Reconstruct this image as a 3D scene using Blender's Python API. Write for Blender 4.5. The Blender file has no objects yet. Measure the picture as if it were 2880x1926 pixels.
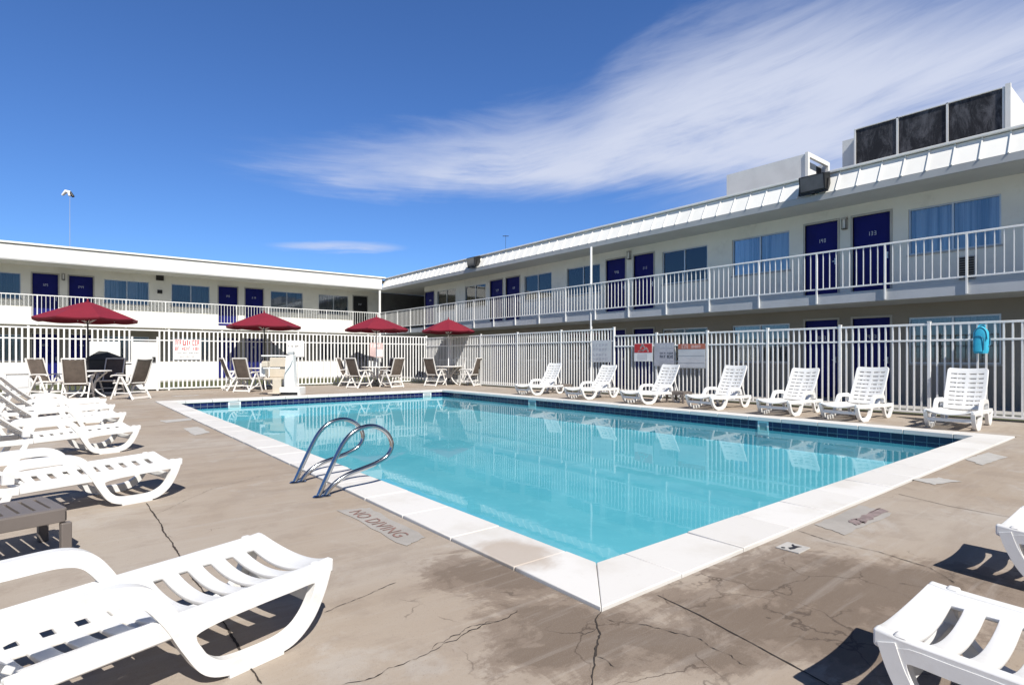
import bpy, bmesh, math, random
from mathutils import Vector, Matrix
random.seed(7)
R = math.radians
sc = bpy.context.scene
col = sc.collection
# ------------------------------------------------------------------ survey
# world: X runs along the back wing, Y along the right wing, camera at (0,0,H)
TH = R(38.9); CT, ST = math.cos(TH), math.sin(TH)
FOC, CX, HY, H = 1285.0, 1172.5, 817.0, 1.1
def ray(px):
    dx = (px-CX)/FOC
    return dx*CT+ST, -dx*ST+CT
def at(px, py, z=0.0):
    d = (z-H)*FOC/(HY-py); x, y = ray(px)
    return Vector((x*d, y*d, z))
def onT(px, T):
    x, y = ray(px); return y*T/x
def onS(px, S):
    x, y = ray(px); return x*S/y
def zT(px, py, T):
    x, y = ray(px); return H+(HY-py)/FOC*T/x
def zS(px, py, S):
    x, y = ray(px); return H+(HY-py)/FOC*S/y
def c2w(x, y, z=0.0):
    return Vector((x*CT+y*ST, -x*ST+y*CT, z))
def deep(px, d, z=0.0):
    x, y = ray(px); return Vector((x*d, y*d, z))
# ------------------------------------------------------------------ materials
M = {}
def newmat(name):
    m = bpy.data.materials.new(name); m.use_nodes = True
    nt = m.node_tree; nt.nodes.clear()
    o = nt.nodes.new('ShaderNodeOutputMaterial')
    return m, nt, o
def N(nt, t, **kw):
    n = nt.nodes.new(t)
    for k, v in kw.items():
        if k.startswith('i_'):
            n.inputs[k[2:].replace('_', ' ')].default_value = v
        else: setattr(n, k, v)
    return n
def math_(nt, op, a, b=None, c=None, clamp=False):
    n = nt.nodes.new('ShaderNodeMath'); n.operation = op; n.use_clamp = clamp
    for i, v in enumerate((a, b, c)):
        if v is None: continue
        if isinstance(v, (int, float)): n.inputs[i].default_value = v
        else: nt.links.new(v, n.inputs[i])
    return n.outputs[0]
def sstep(nt, v, a, b):
    n = nt.nodes.new('ShaderNodeMapRange'); n.interpolation_type = 'SMOOTHSTEP'
    nt.links.new(v, n.inputs['Value'])
    n.inputs['From Min'].default_value = a; n.inputs['From Max'].default_value = b
    return n.outputs['Result']
def mix(nt, f, a, b, blend='MIX'):
    n = nt.nodes.new('ShaderNodeMix'); n.data_type = 'RGBA'; n.blend_type = blend
    for s, v in ((n.inputs[0], f), (n.inputs[6], a), (n.inputs[7], b)):
        if isinstance(v, (int, float)): s.default_value = v
        elif isinstance(v, tuple): s.default_value = (*v, 1) if len(v) == 3 else v
        else: nt.links.new(v, s)
    return n.outputs[2]
def noise(nt, vec, scale, detail=4, rough=.55, dist=0.0):
    n = N(nt, 'ShaderNodeTexNoise'); n.inputs['Scale'].default_value = scale
    n.inputs['Detail'].default_value = detail; n.inputs['Roughness'].default_value = rough
    n.inputs['Distortion'].default_value = dist
    if vec is not None: nt.links.new(vec, n.inputs['Vector'])
    return n.outputs['Fac']
def coords(nt, scale=None, loc=None, rot=None):
    t = N(nt, 'ShaderNodeTexCoord'); o = t.outputs['Object']
    if scale or loc or rot:
        mp = N(nt, 'ShaderNodeMapping')
        if scale: mp.inputs['Scale'].default_value = scale
        if loc: mp.inputs['Location'].default_value = loc
        if rot: mp.inputs['Rotation'].default_value = rot
        nt.links.new(o, mp.inputs['Vector']); o = mp.outputs['Vector']
    return o
def simple(name, c, rough=.5, metal=0.0, var=.12, vs=3.0, bump=0.0, bs=60.0, dirt=None, da=.25, spec=.5):
    """base colour with soft procedural variation, optional dirt colour and bump"""
    m, nt, o = newmat(name)
    b = N(nt, 'ShaderNodeBsdfPrincipled')
    b.inputs['Roughness'].default_value = rough; b.inputs['Metallic'].default_value = metal
    b.inputs['Specular IOR Level'].default_value = spec
    v = coords(nt)
    f = noise(nt, v, vs, 5, .6)
    c2 = tuple(max(0, x*(1-var*2)) for x in c)
    cc = mix(nt, sstep(nt, f, .35, .75), c, c2)
    if dirt:
        g = noise(nt, v, vs*3.1, 6, .7)
        cc = mix(nt, math_(nt, 'MULTIPLY', sstep(nt, g, .52, .75), da), cc, dirt)
    nt.links.new(cc, b.inputs['Base Color'])
    if bump:
        bp = N(nt, 'ShaderNodeBump'); bp.inputs['Strength'].default_value = bump; bp.inputs['Distance'].default_value = .01
        nt.links.new(noise(nt, v, bs, 4, .6), bp.inputs['Height']); nt.links.new(bp.outputs[0], b.inputs['Normal'])
    nt.links.new(b.outputs[0], o.inputs[0]); M[name] = m
    return m
simple('resin', (.73, .73, .715), .38, var=.04, vs=5, dirt=(.5, .46, .38), da=.22, bump=.05, bs=180)
simple('white_paint', (.82, .82, .80), .42, var=.03, vs=2, dirt=(.55, .5, .42), da=.14)
simple('stucco', (.74, .73, .66), .85, var=.05, vs=.8, bump=.25, bs=45, dirt=(.34, .32, .27), da=.22)
simple('soffit', (.50, .505, .48), .8, var=.05, vs=.6)
simple('fascia_white', (.79, .78, .735), .5, var=.03, vs=.7, dirt=(.6, .58, .5), da=.12)
simple('mansard', (.83, .82, .77), .42, var=.04, vs=.9, dirt=(.6, .57, .5), da=.15)
simple('trim_gray', (.42, .43, .43), .6, var=.06, vs=1)
simple('slab_gray', (.48, .50, .52), .7, var=.07, vs=1.2, dirt=(.3, .3, .3), da=.2)
simple('walkway', (.42, .41, .39), .85, var=.08, vs=1.5, bump=.2)
simple('door_blue', (.005, .008, .125), .6, var=.12, vs=3, spec=.2)
simple('frame_beige', (.40, .39, .36), .6, var=.05)
simple('number_white', (.62, .66, .72), .5, var=.03)
simple('alu', (.55, .57, .58), .35, .6, var=.05)
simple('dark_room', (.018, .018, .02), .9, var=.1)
def cloth(name, c1, c2):
    m, nt, o = newmat(name); b = N(nt, 'ShaderNodeBsdfPrincipled'); b.inputs['Roughness'].default_value = .9
    v = coords(nt, scale=(1, 1, .02))
    f = math_(nt, 'ADD', math_(nt, 'MULTIPLY', noise(nt, v, 9, 3, .6), .6), math_(nt, 'MULTIPLY', noise(nt, v, 2.0, 2, .5), .4))
    nt.links.new(mix(nt, sstep(nt, f, .40, .58), c2, c1), b.inputs['Base Color'])  # vertical light and dark streaks paint in the shading of the folds
    nt.links.new(b.outputs[0], o.inputs[0]); M[name] = m
cloth('curtain', (.80, .88, .95), (.20, .29, .38))
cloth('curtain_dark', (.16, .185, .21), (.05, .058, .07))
simple('curtain_blue', (.03, .04, .22), .8, var=.1, vs=6)
simple('dark_metal', (.02, .021, .022), .45, .3, var=.1)
simple('black', (.008, .008, .009), .5, var=.1)
simple('vent_brown', (.035, .03, .025), .7)
simple('umbrella_red', (.19, .007, .022), .75, var=.06, vs=4, bump=.1, bs=300)
simple('chair_frame', (.80, .78, .74), .42, var=.03, vs=5)
simple('sling', (.135, .108, .088), .75, var=.14, vs=9, bump=.25, bs=400)
simple('taupe_plastic', (.15, .13, .118), .5, var=.08, vs=4, bump=.1, bs=120)
simple('lift_beige', (.55, .49, .40), .6, var=.05)
simple('bag_blue', (.03, .42, .62), .7, var=.08, vs=10, bump=.2, bs=200)
simple('bag_dark', (.01, .10, .18), .7)
simple('sign_white', (.78, .78, .77), .5, var=.03)
simple('sign_gray', (.58, .59, .60), .6, var=.05)
simple('sign_red', (.50, .03, .03), .5, var=.06)
simple('sign_orange', (.48, .15, .09), .5, var=.06)
simple('sign_ink', (.02, .02, .025), .6)
simple('sign_lilac', (.42, .42, .46), .6, var=.06)
simple('pink_white', (.65, .48, .46), .6)
simple('cover_gray', (.045, .048, .05), .8, var=.2, vs=4, bump=.3, bs=80)
simple('cabinet', (.62, .64, .65), .5, var=.04)
simple('crack', (.040, .031, .025), .95)
simple('deck_patch', (.350, .328, .302), .85, var=.08, vs=4, bump=.2, bs=70, dirt=(.3, .27, .24), da=.4)
simple('deck_white', (.44, .425, .40), .8, var=.08, vs=8, dirt=(.4, .36, .3), da=.4)
simple('deck_red', (.27, .155, .13), .8, var=.25, vs=14, dirt=(.36, .33, .31), da=.9)
simple('deck_mauve', (.26, .20, .195), .85, var=.2, vs=14, dirt=(.36, .33, .31), da=.7)
simple('roof_top', (.35, .34, .32), .9)
simple('screen_white', (.72, .72, .70), .6, var=.06, vs=1.5)
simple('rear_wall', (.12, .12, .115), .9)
# chrome
m, nt, o = newmat('steel'); b = N(nt, 'ShaderNodeBsdfPrincipled')
b.inputs['Base Color'].default_value = (.50, .51, .52, 1); b.inputs['Metallic'].default_value = 1; b.inputs['Roughness'].default_value = .13
nt.links.new(b.outputs[0], o.inputs[0]); M['steel'] = m
# window glass: clear pane with its own reflection
m, nt, o = newmat('window_glass')
tr = N(nt, 'ShaderNodeBsdfTransparent'); tr.inputs[0].default_value = (.93, .97, 1, 1)
gl = N(nt, 'ShaderNodeBsdfGlossy'); gl.inputs['Roughness'].default_value = .03; gl.inputs[0].default_value = (.95, .98, 1, 1)
fr = N(nt, 'ShaderNodeFresnel'); fr.inputs[0].default_value = 1.9
mx = N(nt, 'ShaderNodeMixShader')
nt.links.new(fr.outputs[0], mx.inputs[0]); nt.links.new(tr.outputs[0], mx.inputs[1]); nt.links.new(gl.outputs[0], mx.inputs[2])
nt.links.new(mx.outputs[0], o.inputs[0]); M['glass'] = m
# water
m, nt, o = newmat('pool_water')
tr = N(nt, 'ShaderNodeBsdfTransparent'); tr.inputs[0].default_value = (.62, .90, .95, 1)
gl = N(nt, 'ShaderNodeBsdfGlossy'); gl.inputs['Roughness'].default_value = .015
fr = N(nt, 'ShaderNodeFresnel'); fr.inputs[0].default_value = 1.33
bp = N(nt, 'ShaderNodeBump'); bp.inputs['Strength'].default_value = .15; bp.inputs['Distance'].default_value = .006
v = coords(nt, scale=(1, 1, 1))
h = math_(nt, 'ADD', noise(nt, v, 2.2, 2, .45, .4), math_(nt, 'MULTIPLY', noise(nt, v, 9, 2, .5), .22))
nt.links.new(h, bp.inputs['Height'])
nt.links.new(bp.outputs[0], gl.inputs['Normal']); nt.links.new(bp.outputs[0], fr.inputs['Normal'])
mx = N(nt, 'ShaderNodeMixShader')
nt.links.new(math_(nt, 'MULTIPLY', fr.outputs[0], .70), mx.inputs[0]); nt.links.new(tr.outputs[0], mx.inputs[1]); nt.links.new(gl.outputs[0], mx.inputs[2])
nt.links.new(mx.outputs[0], o.inputs[0]); M['water'] = m
# pool plaster
m, nt, o = newmat('pool_plaster'); b = N(nt, 'ShaderNodeBsdfPrincipled'); b.inputs['Roughness'].default_value = .8
v = coords(nt)
f1 = noise(nt, v, .7, 5, .6, .6); f2 = noise(nt, v, 6, 5, .65, .8)
c = mix(nt, sstep(nt, f1, .35, .7), (.205, .475, .555), (.26, .53, .605))
c = mix(nt, math_(nt, 'MULTIPLY', sstep(nt, f2, .5, .72), .45), c, (.35, .61, .67))
nt.links.new(c, b.inputs['Base Color']); nt.links.new(b.outputs[0], o.inputs[0]); M['plaster'] = m
# waterline tiles
m, nt, o = newmat('navy_tile'); b = N(nt, 'ShaderNodeBsdfPrincipled'); b.inputs['Roughness'].default_value = .12
tc = N(nt, 'ShaderNodeTexCoord'); sp = N(nt, 'ShaderNodeSeparateXYZ'); nt.links.new(tc.outputs['Object'], sp.inputs[0])
cb = N(nt, 'ShaderNodeCombineXYZ'); nt.links.new(math_(nt, 'ADD', sp.outputs[0], sp.outputs[1]), cb.inputs[0]); nt.links.new(sp.outputs[2], cb.inputs[1])
br = N(nt, 'ShaderNodeTexBrick'); br.offset = 0; nt.links.new(cb.outputs[0], br.inputs['Vector'])
br.inputs['Scale'].default_value = 1; br.inputs['Brick Width'].default_value = .152; br.inputs['Row Height'].default_value = .152
br.inputs['Mortar Size'].default_value = .004; br.inputs['Color1'].default_value = (.006, .009, .05, 1); br.inputs['Color2'].default_value = (.012, .016, .09, 1)
br.inputs['Mortar'].default_value = (.20, .22, .27, 1)
nt.links.new(br.outputs['Color'], b.inputs['Base Color']); nt.links.new(b.outputs[0], o.inputs[0]); M['tile'] = m
# coping stone
m, nt, o = newmat('coping'); b = N(nt, 'ShaderNodeBsdfPrincipled'); b.inputs['Roughness'].default_value = .65
g = N(nt, 'ShaderNodeNewGeometry'); v = coords(nt)
c = mix(nt, g.outputs['Random Per Island'], (.66, .65, .63), (.60, .585, .56))
c = mix(nt, math_(nt, 'MULTIPLY', sstep(nt, noise(nt, v, 1.6, 6, .65), .48, .72), .5), c, (.50, .47, .42))
c = mix(nt, math_(nt, 'MULTIPLY', sstep(nt, noise(nt, v, 30, 4, .7), .6, .8), .3), c, (.42, .39, .35))
mp = N(nt, 'ShaderNodeMapping'); mp.vector_type = 'TEXTURE'; mp.inputs['Location'].default_value = at(1178, 1270); mp.inputs['Scale'].default_value = (.30, .42, 1)
nt.links.new(v, mp.inputs['Vector']); ln = N(nt, 'ShaderNodeVectorMath'); ln.operation = 'LENGTH'; nt.links.new(mp.outputs[0], ln.inputs[0])
f = math_(nt, 'ADD', math_(nt, 'SUBTRACT', 1.0, ln.outputs['Value'], clamp=True), math_(nt, 'MULTIPLY', noise(nt, v, 5, 6, .65, .5), .6))
c = mix(nt, math_(nt, 'MULTIPLY', sstep(nt, f, .5, .9), .6), c, (.33, .25, .18))
nt.links.new(c, b.inputs['Base Color'])
bp = N(nt, 'ShaderNodeBump'); bp.inputs['Strength'].default_value = .12; bp.inputs['Distance'].default_value = .004
nt.links.new(noise(nt, v, 90, 4, .6), bp.inputs['Height']); nt.links.new(bp.outputs[0], b.inputs['Normal'])
nt.links.new(b.outputs[0], o.inputs[0]); M['coping'] = m
# black mesh screen on the roof
m, nt, o = newmat('black_screen'); b = N(nt, 'ShaderNodeBsdfPrincipled'); b.inputs['Roughness'].default_value = .7
v = coords(nt, scale=(1, 1, .35))
f = noise(nt, v, 3, 8, .8, .5)
c = mix(nt, sstep(nt, f, .42, .68), (.007, .007, .010), (.10, .10, .11))
f2 = noise(nt, coords(nt, scale=(1, 1, 1)), 22, 6, .8)
c = mix(nt, sstep(nt, f2, .62, .74), c, (.32, .32, .33))
nt.links.new(c, b.inputs['Base Color']); nt.links.new(b.outputs[0], o.inputs[0]); M['black_screen'] = m
# lawn, far ground
m, nt, o = newmat('lawn'); b = N(nt, 'ShaderNodeBsdfPrincipled'); b.inputs['Roughness'].default_value = .9
v = coords(nt)
c = mix(nt, sstep(nt, noise(nt, v, 2, 6, .7), .35, .7), (.05, .065, .018), (.095, .09, .035))
c = mix(nt, sstep(nt, noise(nt, v, 60, 3, .7), .5, .7), c, (.03, .045, .012))
nt.links.new(c, b.inputs['Base Color']); nt.links.new(b.outputs[0], o.inputs[0]); M['lawn'] = m
simple('far_ground', (.22, .20, .18), .9, var=.1, vs=.3)
# concrete deck
m, nt, o = newmat('deck_concrete'); b = N(nt, 'ShaderNodeBsdfPrincipled'); b.inputs['Specular IOR Level'].default_value = .3
v = coords(nt)
st = coords(nt, scale=(.55, 2.4, 1), rot=(0, 0, R(25)))
big = noise(nt, v, .35, 5, .55, .5)
med = noise(nt, st, 1.1, 8, .62, .7)
fine = noise(nt, v, 55, 4, .7)
grain = noise(nt, v, 240, 2, .6)
c = mix(nt, sstep(nt, big, .34, .68), (.322, .260, .200), (.378, .335, .288))
c = mix(nt, math_(nt, 'MULTIPLY', sstep(nt, med, .46, .70), .42), c, (.235, .188, .150))
blot = noise(nt, v, 2.6, 9, .68, .35)
c = mix(nt, math_(nt, 'MULTIPLY', sstep(nt, blot, .50, .60), .30), c, (.24, .195, .158))
c = mix(nt, math_(nt, 'MULTIPLY', sstep(nt, noise(nt, v, 1.7, 8, .66, .5), .55, .66), .4), c, (.42, .395, .365))
c = mix(nt, math_(nt, 'MULTIPLY', sstep(nt, noise(nt, st, 2.3, 7, .65, .5), .55, .72), .35), c, (.385, .345, .305))
# old stains with their own outlines, where the photo shows them
spots = [(1330, 1440, .42, .30), (1520, 1470, .30, .12), (1640, 1500, .28, .10), (1905, 1350, .55, .42), (1190, 1330, .40, .16),
         (1260, 1500, .22, .10), (1750, 1425, .5, .25), (2100, 1330, .55, .22), (1960, 1480, .35, .2), (1110, 1310, .35, .2)]
mask = None
for (px, py, rx, ry) in spots:
    p = at(px, py)
    mp = N(nt, 'ShaderNodeMapping'); mp.vector_type = 'TEXTURE'
    mp.inputs['Location'].default_value = p; mp.inputs['Rotation'].default_value = (0, 0, -TH)
    mp.inputs['Scale'].default_value = (rx*2.0, ry*2.6, 1)
    nt.links.new(v, mp.inputs['Vector'])
    ln = N(nt, 'ShaderNodeVectorMath'); ln.operation = 'LENGTH'; nt.links.new(mp.outputs[0], ln.inputs[0])
    d = math_(nt, 'SUBTRACT', 1.0, ln.outputs['Value'], clamp=True)
    mask = d if mask is None else math_(nt, 'MAXIMUM', mask, d)
edge = math_(nt, 'ADD', math_(nt, 'MULTIPLY', noise(nt, v, 3.6, 10, .72, .8), .72), math_(nt, 'MULTIPLY', noise(nt, st, 7.0, 6, .7, .4), .28))
sm = math_(nt, 'ADD', math_(nt, 'MULTIPLY', mask, .55), edge)
stain = math_(nt, 'MULTIPLY', sstep(nt, sm, .72, .82), math_(nt, 'ADD', .55, math_(nt, 'MULTIPLY', noise(nt, st, 9, 7, .75), .75)), clamp=True)
c = mix(nt, math_(nt, 'MULTIPLY', stain, .72), c, (.165, .124, .094))
c = mix(nt, math_(nt, 'MULTIPLY', sstep(nt, sm, .84, .92), .55), c, (.125, .094, .07))
stk = coords(nt, scale=(.45, 5.5, 1), rot=(0, 0, R(36)))
c = mix(nt, math_(nt, 'MULTIPLY', sstep(nt, noise(nt, stk, 2.2, 7, .66, .6), .52, .68), .20), c, (.43, .40, .365))
c = mix(nt, math_(nt, 'MULTIPLY', sstep(nt, noise(nt, stk, 3.1, 8, .7, .8), .56, .72), .24), c, (.21, .165, .13))
vo = N(nt, 'ShaderNodeTexVoronoi'); vo.feature = 'DISTANCE_TO_EDGE'; vo.inputs['Scale'].default_value = 3.2
wv = N(nt, 'ShaderNodeMix'); wv.data_type = 'VECTOR'; wv.inputs[0].default_value = .16
nn_ = N(nt, 'ShaderNodeTexNoise'); nn_.inputs['Scale'].default_value = 6; nn_.inputs['Detail'].default_value = 6; nt.links.new(v, nn_.inputs['Vector'])
nt.links.new(v, wv.inputs[4]); nt.links.new(nn_.outputs['Color'], wv.inputs[5]); nt.links.new(wv.outputs[1], vo.inputs['Vector'])
ck = math_(nt, 'MULTIPLY', math_(nt, 'SUBTRACT', 1.0, sstep(nt, vo.outputs['Distance'], .004, .014)), sstep(nt, math_(nt, 'ADD', noise(nt, v, 1.4, 4, .6), math_(nt, 'MULTIPLY', mask, .25)), .60, .72))
c = mix(nt, math_(nt, 'MULTIPLY', ck, .75), c, (.075, .055, .042))
spk = noise(nt, v, 130, 2, .5)
c = mix(nt, math_(nt, 'MULTIPLY', sstep(nt, spk, .66, .72), .45), c, (.12, .09, .07))
c = mix(nt, math_(nt, 'MULTIPLY', sstep(nt, fine, .55, .75), .22), c, (.17, .14, .115))
c = mix(nt, math_(nt, 'MULTIPLY', sstep(nt, grain, .55, .7), .18), c, (.45, .42, .39))
nt.links.new(c, b.inputs['Base Color'])
rr = N(nt, 'ShaderNodeMapRange'); nt.links.new(med, rr.inputs['Value']); rr.inputs['To Min'].default_value = .7; rr.inputs['To Max'].default_value = .9
nt.links.new(rr.outputs[0], b.inputs['Roughness'])
bp = N(nt, 'ShaderNodeBump'); bp.inputs['Strength'].default_value = .35; bp.inputs['Distance'].default_value = .004
nt.links.new(math_(nt, 'ADD', fine, math_(nt, 'MULTIPLY', grain, .6)), bp.inputs['Height']); nt.links.new(bp.outputs[0], b.inputs['Normal'])
nt.links.new(b.outputs[0], o.inputs[0]); M['deck'] = m
# ------------------------------------------------------------------ mesh builder
class MB:
    def __init__(s): s.v = []; s.f = []
    def add(s, vs, fs):
        k = len(s.v); s.v += [tuple(p) for p in vs]; s.f += [tuple(i+k for i in f) for f in fs]; return s
    def box(s, a, b):
        x0, x1 = sorted((a[0], b[0])); y0, y1 = sorted((a[1], b[1])); z0, z1 = sorted((a[2], b[2]))
        return s.add([(x0,y0,z0),(x1,y0,z0),(x1,y1,z0),(x0,y1,z0),(x0,y0,z1),(x1,y0,z1),(x1,y1,z1),(x0,y1,z1)],
              [(0,3,2,1),(4,5,6,7),(0,1,5,4),(1,2,6,5),(2,3,7,6),(3,0,4,7)])
    def bar(s, p, q, w, h, up=(0,0,1)):
        p = Vector(p); q = Vector(q); t = (q-p).normalized(); u = Vector(up)
        if abs(t.dot(u)) > .98: u = Vector((1,0,0))
        a = t.cross(u).normalized()*w/2; c = a.cross(t).normalized()*h/2
        vs = [p-a-c, p+a-c, p+a+c, p-a+c, q-a-c, q+a-c, q+a+c, q-a+c]
        return s.add(vs, [(0,3,2,1),(4,5,6,7),(0,1,5,4),(1,2,6,5),(2,3,7,6),(3,0,4,7)])
    def tube(s, pts, r, n=10, closed=False):
        P = [Vector(p) for p in pts]; rs = r if isinstance(r, (list, tuple)) else [r]*len(P)
        k = len(P); rings = []; up = None
        for i in range(k):
            if closed: t = P[(i+1) % k]-P[i-1]
            else: t = P[min(i+1, k-1)]-P[max(i-1, 0)]
            t.normalize()
            if up is None:
                up = t.cross(Vector((0,0,1)))
                if up.length < 1e-3: up = t.cross(Vector((1,0,0)))
            up = (up-t*up.dot(t)).normalized(); w = t.cross(up)
            rings.append([P[i]+(up*math.cos(6.2832*j/n)+w*math.sin(6.2832*j/n))*rs[i] for j in range(n)])
        vs = [p for g in rings for p in g]; fs = []
        for i in range(k if closed else k-1):
            a = i*n; b2 = ((i+1) % k)*n
            for j in range(n): fs.append((a+j, a+(j+1) % n, b2+(j+1) % n, b2+j))
        if not closed:
            fs.append(tuple(range(n-1, -1, -1))); fs.append(tuple((k-1)*n+j for j in range(n)))
        return s.add(vs, fs)
    def strip(s, pts, thick, width, y):
        """flat band swept along a path in the x-z plane at y; thick along y, width in the plane"""
        P = [Vector((p[0], 0, p[1])) for p in pts]; k = len(P); vs = []; fs = []
        for i in range(k):
            t = (P[min(i+1, k-1)]-P[max(i-1, 0)]).normalized(); nrm = Vector((-t.z, 0, t.x))
            wd = width[i] if isinstance(width, (list, tuple)) else width
            for (sy, sw) in ((-1,-1),(1,-1),(1,1),(-1,1)):
                q = P[i]+nrm*sw*wd/2; vs.append((q.x, y+sy*thick/2, q.z))
        for i in range(k-1):
            for j in range(4): fs.append((i*4+j, i*4+(j+1) % 4, i*4+4+(j+1) % 4, i*4+4+j))
        fs.append((3,2,1,0)); fs.append(tuple((k-1)*4+j for j in range(4)))
        return s.add(vs, fs)
    def lathe(s, prof, n=24, c=(0,0)):
        vs = []; fs = []
        for (r, z) in prof:
            for j in range(n): vs.append((c[0]+r*math.cos(6.2832*j/n), c[1]+r*math.sin(6.2832*j/n), z))
        for i in range(len(prof)-1):
            for j in range(n): fs.append((i*n+j, i*n+(j+1) % n, (i+1)*n+(j+1) % n, (i+1)*n+j))
        fs.append(tuple(range(n-1, -1, -1))); fs.append(tuple((len(prof)-1)*n+j for j in range(n)))
        return s.add(vs, fs)
    def grid(s, us, ws, hole, mp):
        """perforated sheet"""
        idx = {}; fs = []
        for i in range(len(us)-1):
            for j in range(len(ws)-1):
                if hole(.5*(us[i]+us[i+1]), .5*(ws[j]+ws[j+1])): continue
                q = []
                for (a, b2) in ((i,j),(i+1,j),(i+1,j+1),(i,j+1)):
                    if (a, b2) not in idx: idx[(a, b2)] = (len(idx), mp(us[a], ws[b2]))
                    q.append(idx[(a, b2)][0])
                fs.append(tuple(q))
        return s.add([v[1] for v in sorted(idx.values())], fs)
    def build(s, name, mat, parent=None, smooth=None, bevel=0.0, solid=None, seg=2, recalc=True):
        me = bpy.data.meshes.new(name); me.from_pydata(s.v, [], s.f)
        if recalc:
            bm = bmesh.new(); bm.from_mesh(me); bmesh.ops.recalc_face_normals(bm, faces=bm.faces); bm.to_mesh(me); bm.free()
        if smooth:
            me.polygons.foreach_set('use_smooth', [True]*len(me.polygons)); me.set_sharp_from_angle(angle=R(smooth))
        me.materials.append(M[mat] if isinstance(mat, str) else mat)
        ob = bpy.data.objects.new(name, me); col.objects.link(ob)
        if parent is not None: ob.parent = parent
        if solid:
            md = ob.modifiers.new('solidify', 'SOLIDIFY'); md.thickness = abs(solid); md.offset = -1 if solid > 0 else 1
        if bevel:
            md = ob.modifiers.new('bevel', 'BEVEL'); md.width = bevel; md.segments = seg; md.limit_method = 'ANGLE'; md.angle_limit = R(40)
        return ob
def smooth_path(pts, n=6):
    P = [Vector(p) for p in pts]; out = []
    for i in range(len(P)-1):
        p0 = P[max(i-1,0)]; p1 = P[i]; p2 = P[i+1]; p3 = P[min(i+2, len(P)-1)]
        for k in range(n):
            t = k/n
            out.append(.5*((2*p1)+(p2-p0)*t+(2*p0-5*p1+4*p2-p3)*t*t+(3*p1-p0-3*p2+p3)*t**3))
    out.append(P[-1]); return out
def thing(name, label, cat, loc=(0,0,0), rz=0.0, group=None):
    o = bpy.data.objects.new(name, None); col.objects.link(o); o.empty_display_size = .2
    o.location = loc; o.rotation_euler = (0,0,rz); return tag(o, label, cat, group)
def tag(o, label, cat, group=None):
    o['label'] = label; o['category'] = cat
    if group: o['group'] = group
    return o
def struct(o): o['kind'] = 'structure'; return o
def dup(root, loc, rz, label, group=None):
    def cp(o, par):
        c = o.copy(); col.objects.link(c)
        if par: c.parent = par
        for ch in [k for k in bpy.data.objects if k.parent == o]: cp(ch, c)
        return c
    r = cp(root, None); r.location = loc; r.rotation_euler = (0,0,rz); r['label'] = label
    if group: r['group'] = group
    return r
def lin(a, b, n): return [a+(b-a)*i/n for i in range(n+1)]
# ------------------------------------------------------------------ world
SUN_EL = R(47); SX, SY = -.24, -1.0
w = bpy.data.worlds.new('World'); sc.world = w; w.use_nodes = True
nt = w.node_tree; nt.nodes.clear()
o = nt.nodes.new('ShaderNodeOutputWorld'); bg = nt.nodes.new('ShaderNodeBackground')
sky = nt.nodes.new('ShaderNodeTexSky'); sky.sky_type = 'NISHITA'; sky.sun_disc = False
sky.sun_elevation = SUN_EL; sky.sun_rotation = math.atan2(SX, SY); sky.air_density = 1.0; sky.dust_density = .3; sky.ozone_density = 2.2
sky.altitude = 300
tc = nt.nodes.new('ShaderNodeTexCoord')
vr = nt.nodes.new('ShaderNodeVectorRotate'); vr.rotation_type = 'Z_AXIS'; vr.inputs['Angle'].default_value = TH
nt.links.new(tc.outputs['Generated'], vr.inputs['Vector'])
sp = nt.nodes.new('ShaderNodeSeparateXYZ'); nt.links.new(vr.outputs[0], sp.inputs[0])
az = math_(nt, 'ARCTAN2', sp.outputs[0], sp.outputs[1]); el = math_(nt, 'ARCSINE', sp.outputs[2])
# streaky high cloud, laid out by compass bearing and elevation
sh = math_(nt, 'SUBTRACT', el, math_(nt, 'MULTIPLY', math_(nt, 'MAXIMUM', az, 0.0), .20))
cv = nt.nodes.new('ShaderNodeCombineXYZ'); nt.links.new(math_(nt, 'MULTIPLY', az, 2.2), cv.inputs[0]); nt.links.new(math_(nt, 'MULTIPLY', sh, 11.0), cv.inputs[1])
st1 = noise(nt, cv.outputs[0], 1.5, 9, .62, .5)
cv2 = nt.nodes.new('ShaderNodeCombineXYZ'); nt.links.new(math_(nt, 'MULTIPLY', az, 3.0), cv2.inputs[0]); nt.links.new(math_(nt, 'MULTIPLY', sh, 34.0), cv2.inputs[1])
st2 = noise(nt, cv2.outputs[0], 1.5, 6, .65, .3)
cv3 = nt.nodes.new('ShaderNodeCombineXYZ'); nt.links.new(math_(nt, 'MULTIPLY', az, 4.0), cv3.inputs[0]); nt.links.new(math_(nt, 'MULTIPLY', el, 9.0), cv3.inputs[1])
st3 = noise(nt, cv3.outputs[0], 1.0, 4, .55, .4)
fc = nt.nodes.new('ShaderNodeFloatCurve'); cm = fc.mapping.curves[0]
up = [(-1.0, .300), (-.42, .325), (-.20, .365), (0, .405), (.10, .42), (.22, .480), (.39, .515), (.74, .47), (1.2, .42)]
def nx(a): return (a+1.2)/2.6
for i, (a, e) in enumerate(up):
    if i < 2: cm.points[i].location = (nx(a), e)
    else: cm.points.new(nx(a), e)
fc.mapping.update()
nt.links.new(math_(nt, 'DIVIDE', math_(nt, 'ADD', az, 1.2), 2.6, clamp=True), fc.inputs['Value'])
wob = math_(nt, 'MULTIPLY', math_(nt, 'SUBTRACT', st1, .5), .16)
over = math_(nt, 'SUBTRACT', math_(nt, 'ADD', el, wob), fc.outputs[0])
topm = math_(nt, 'SUBTRACT', 1.0, sstep(nt, over, -.10, .045))
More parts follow.
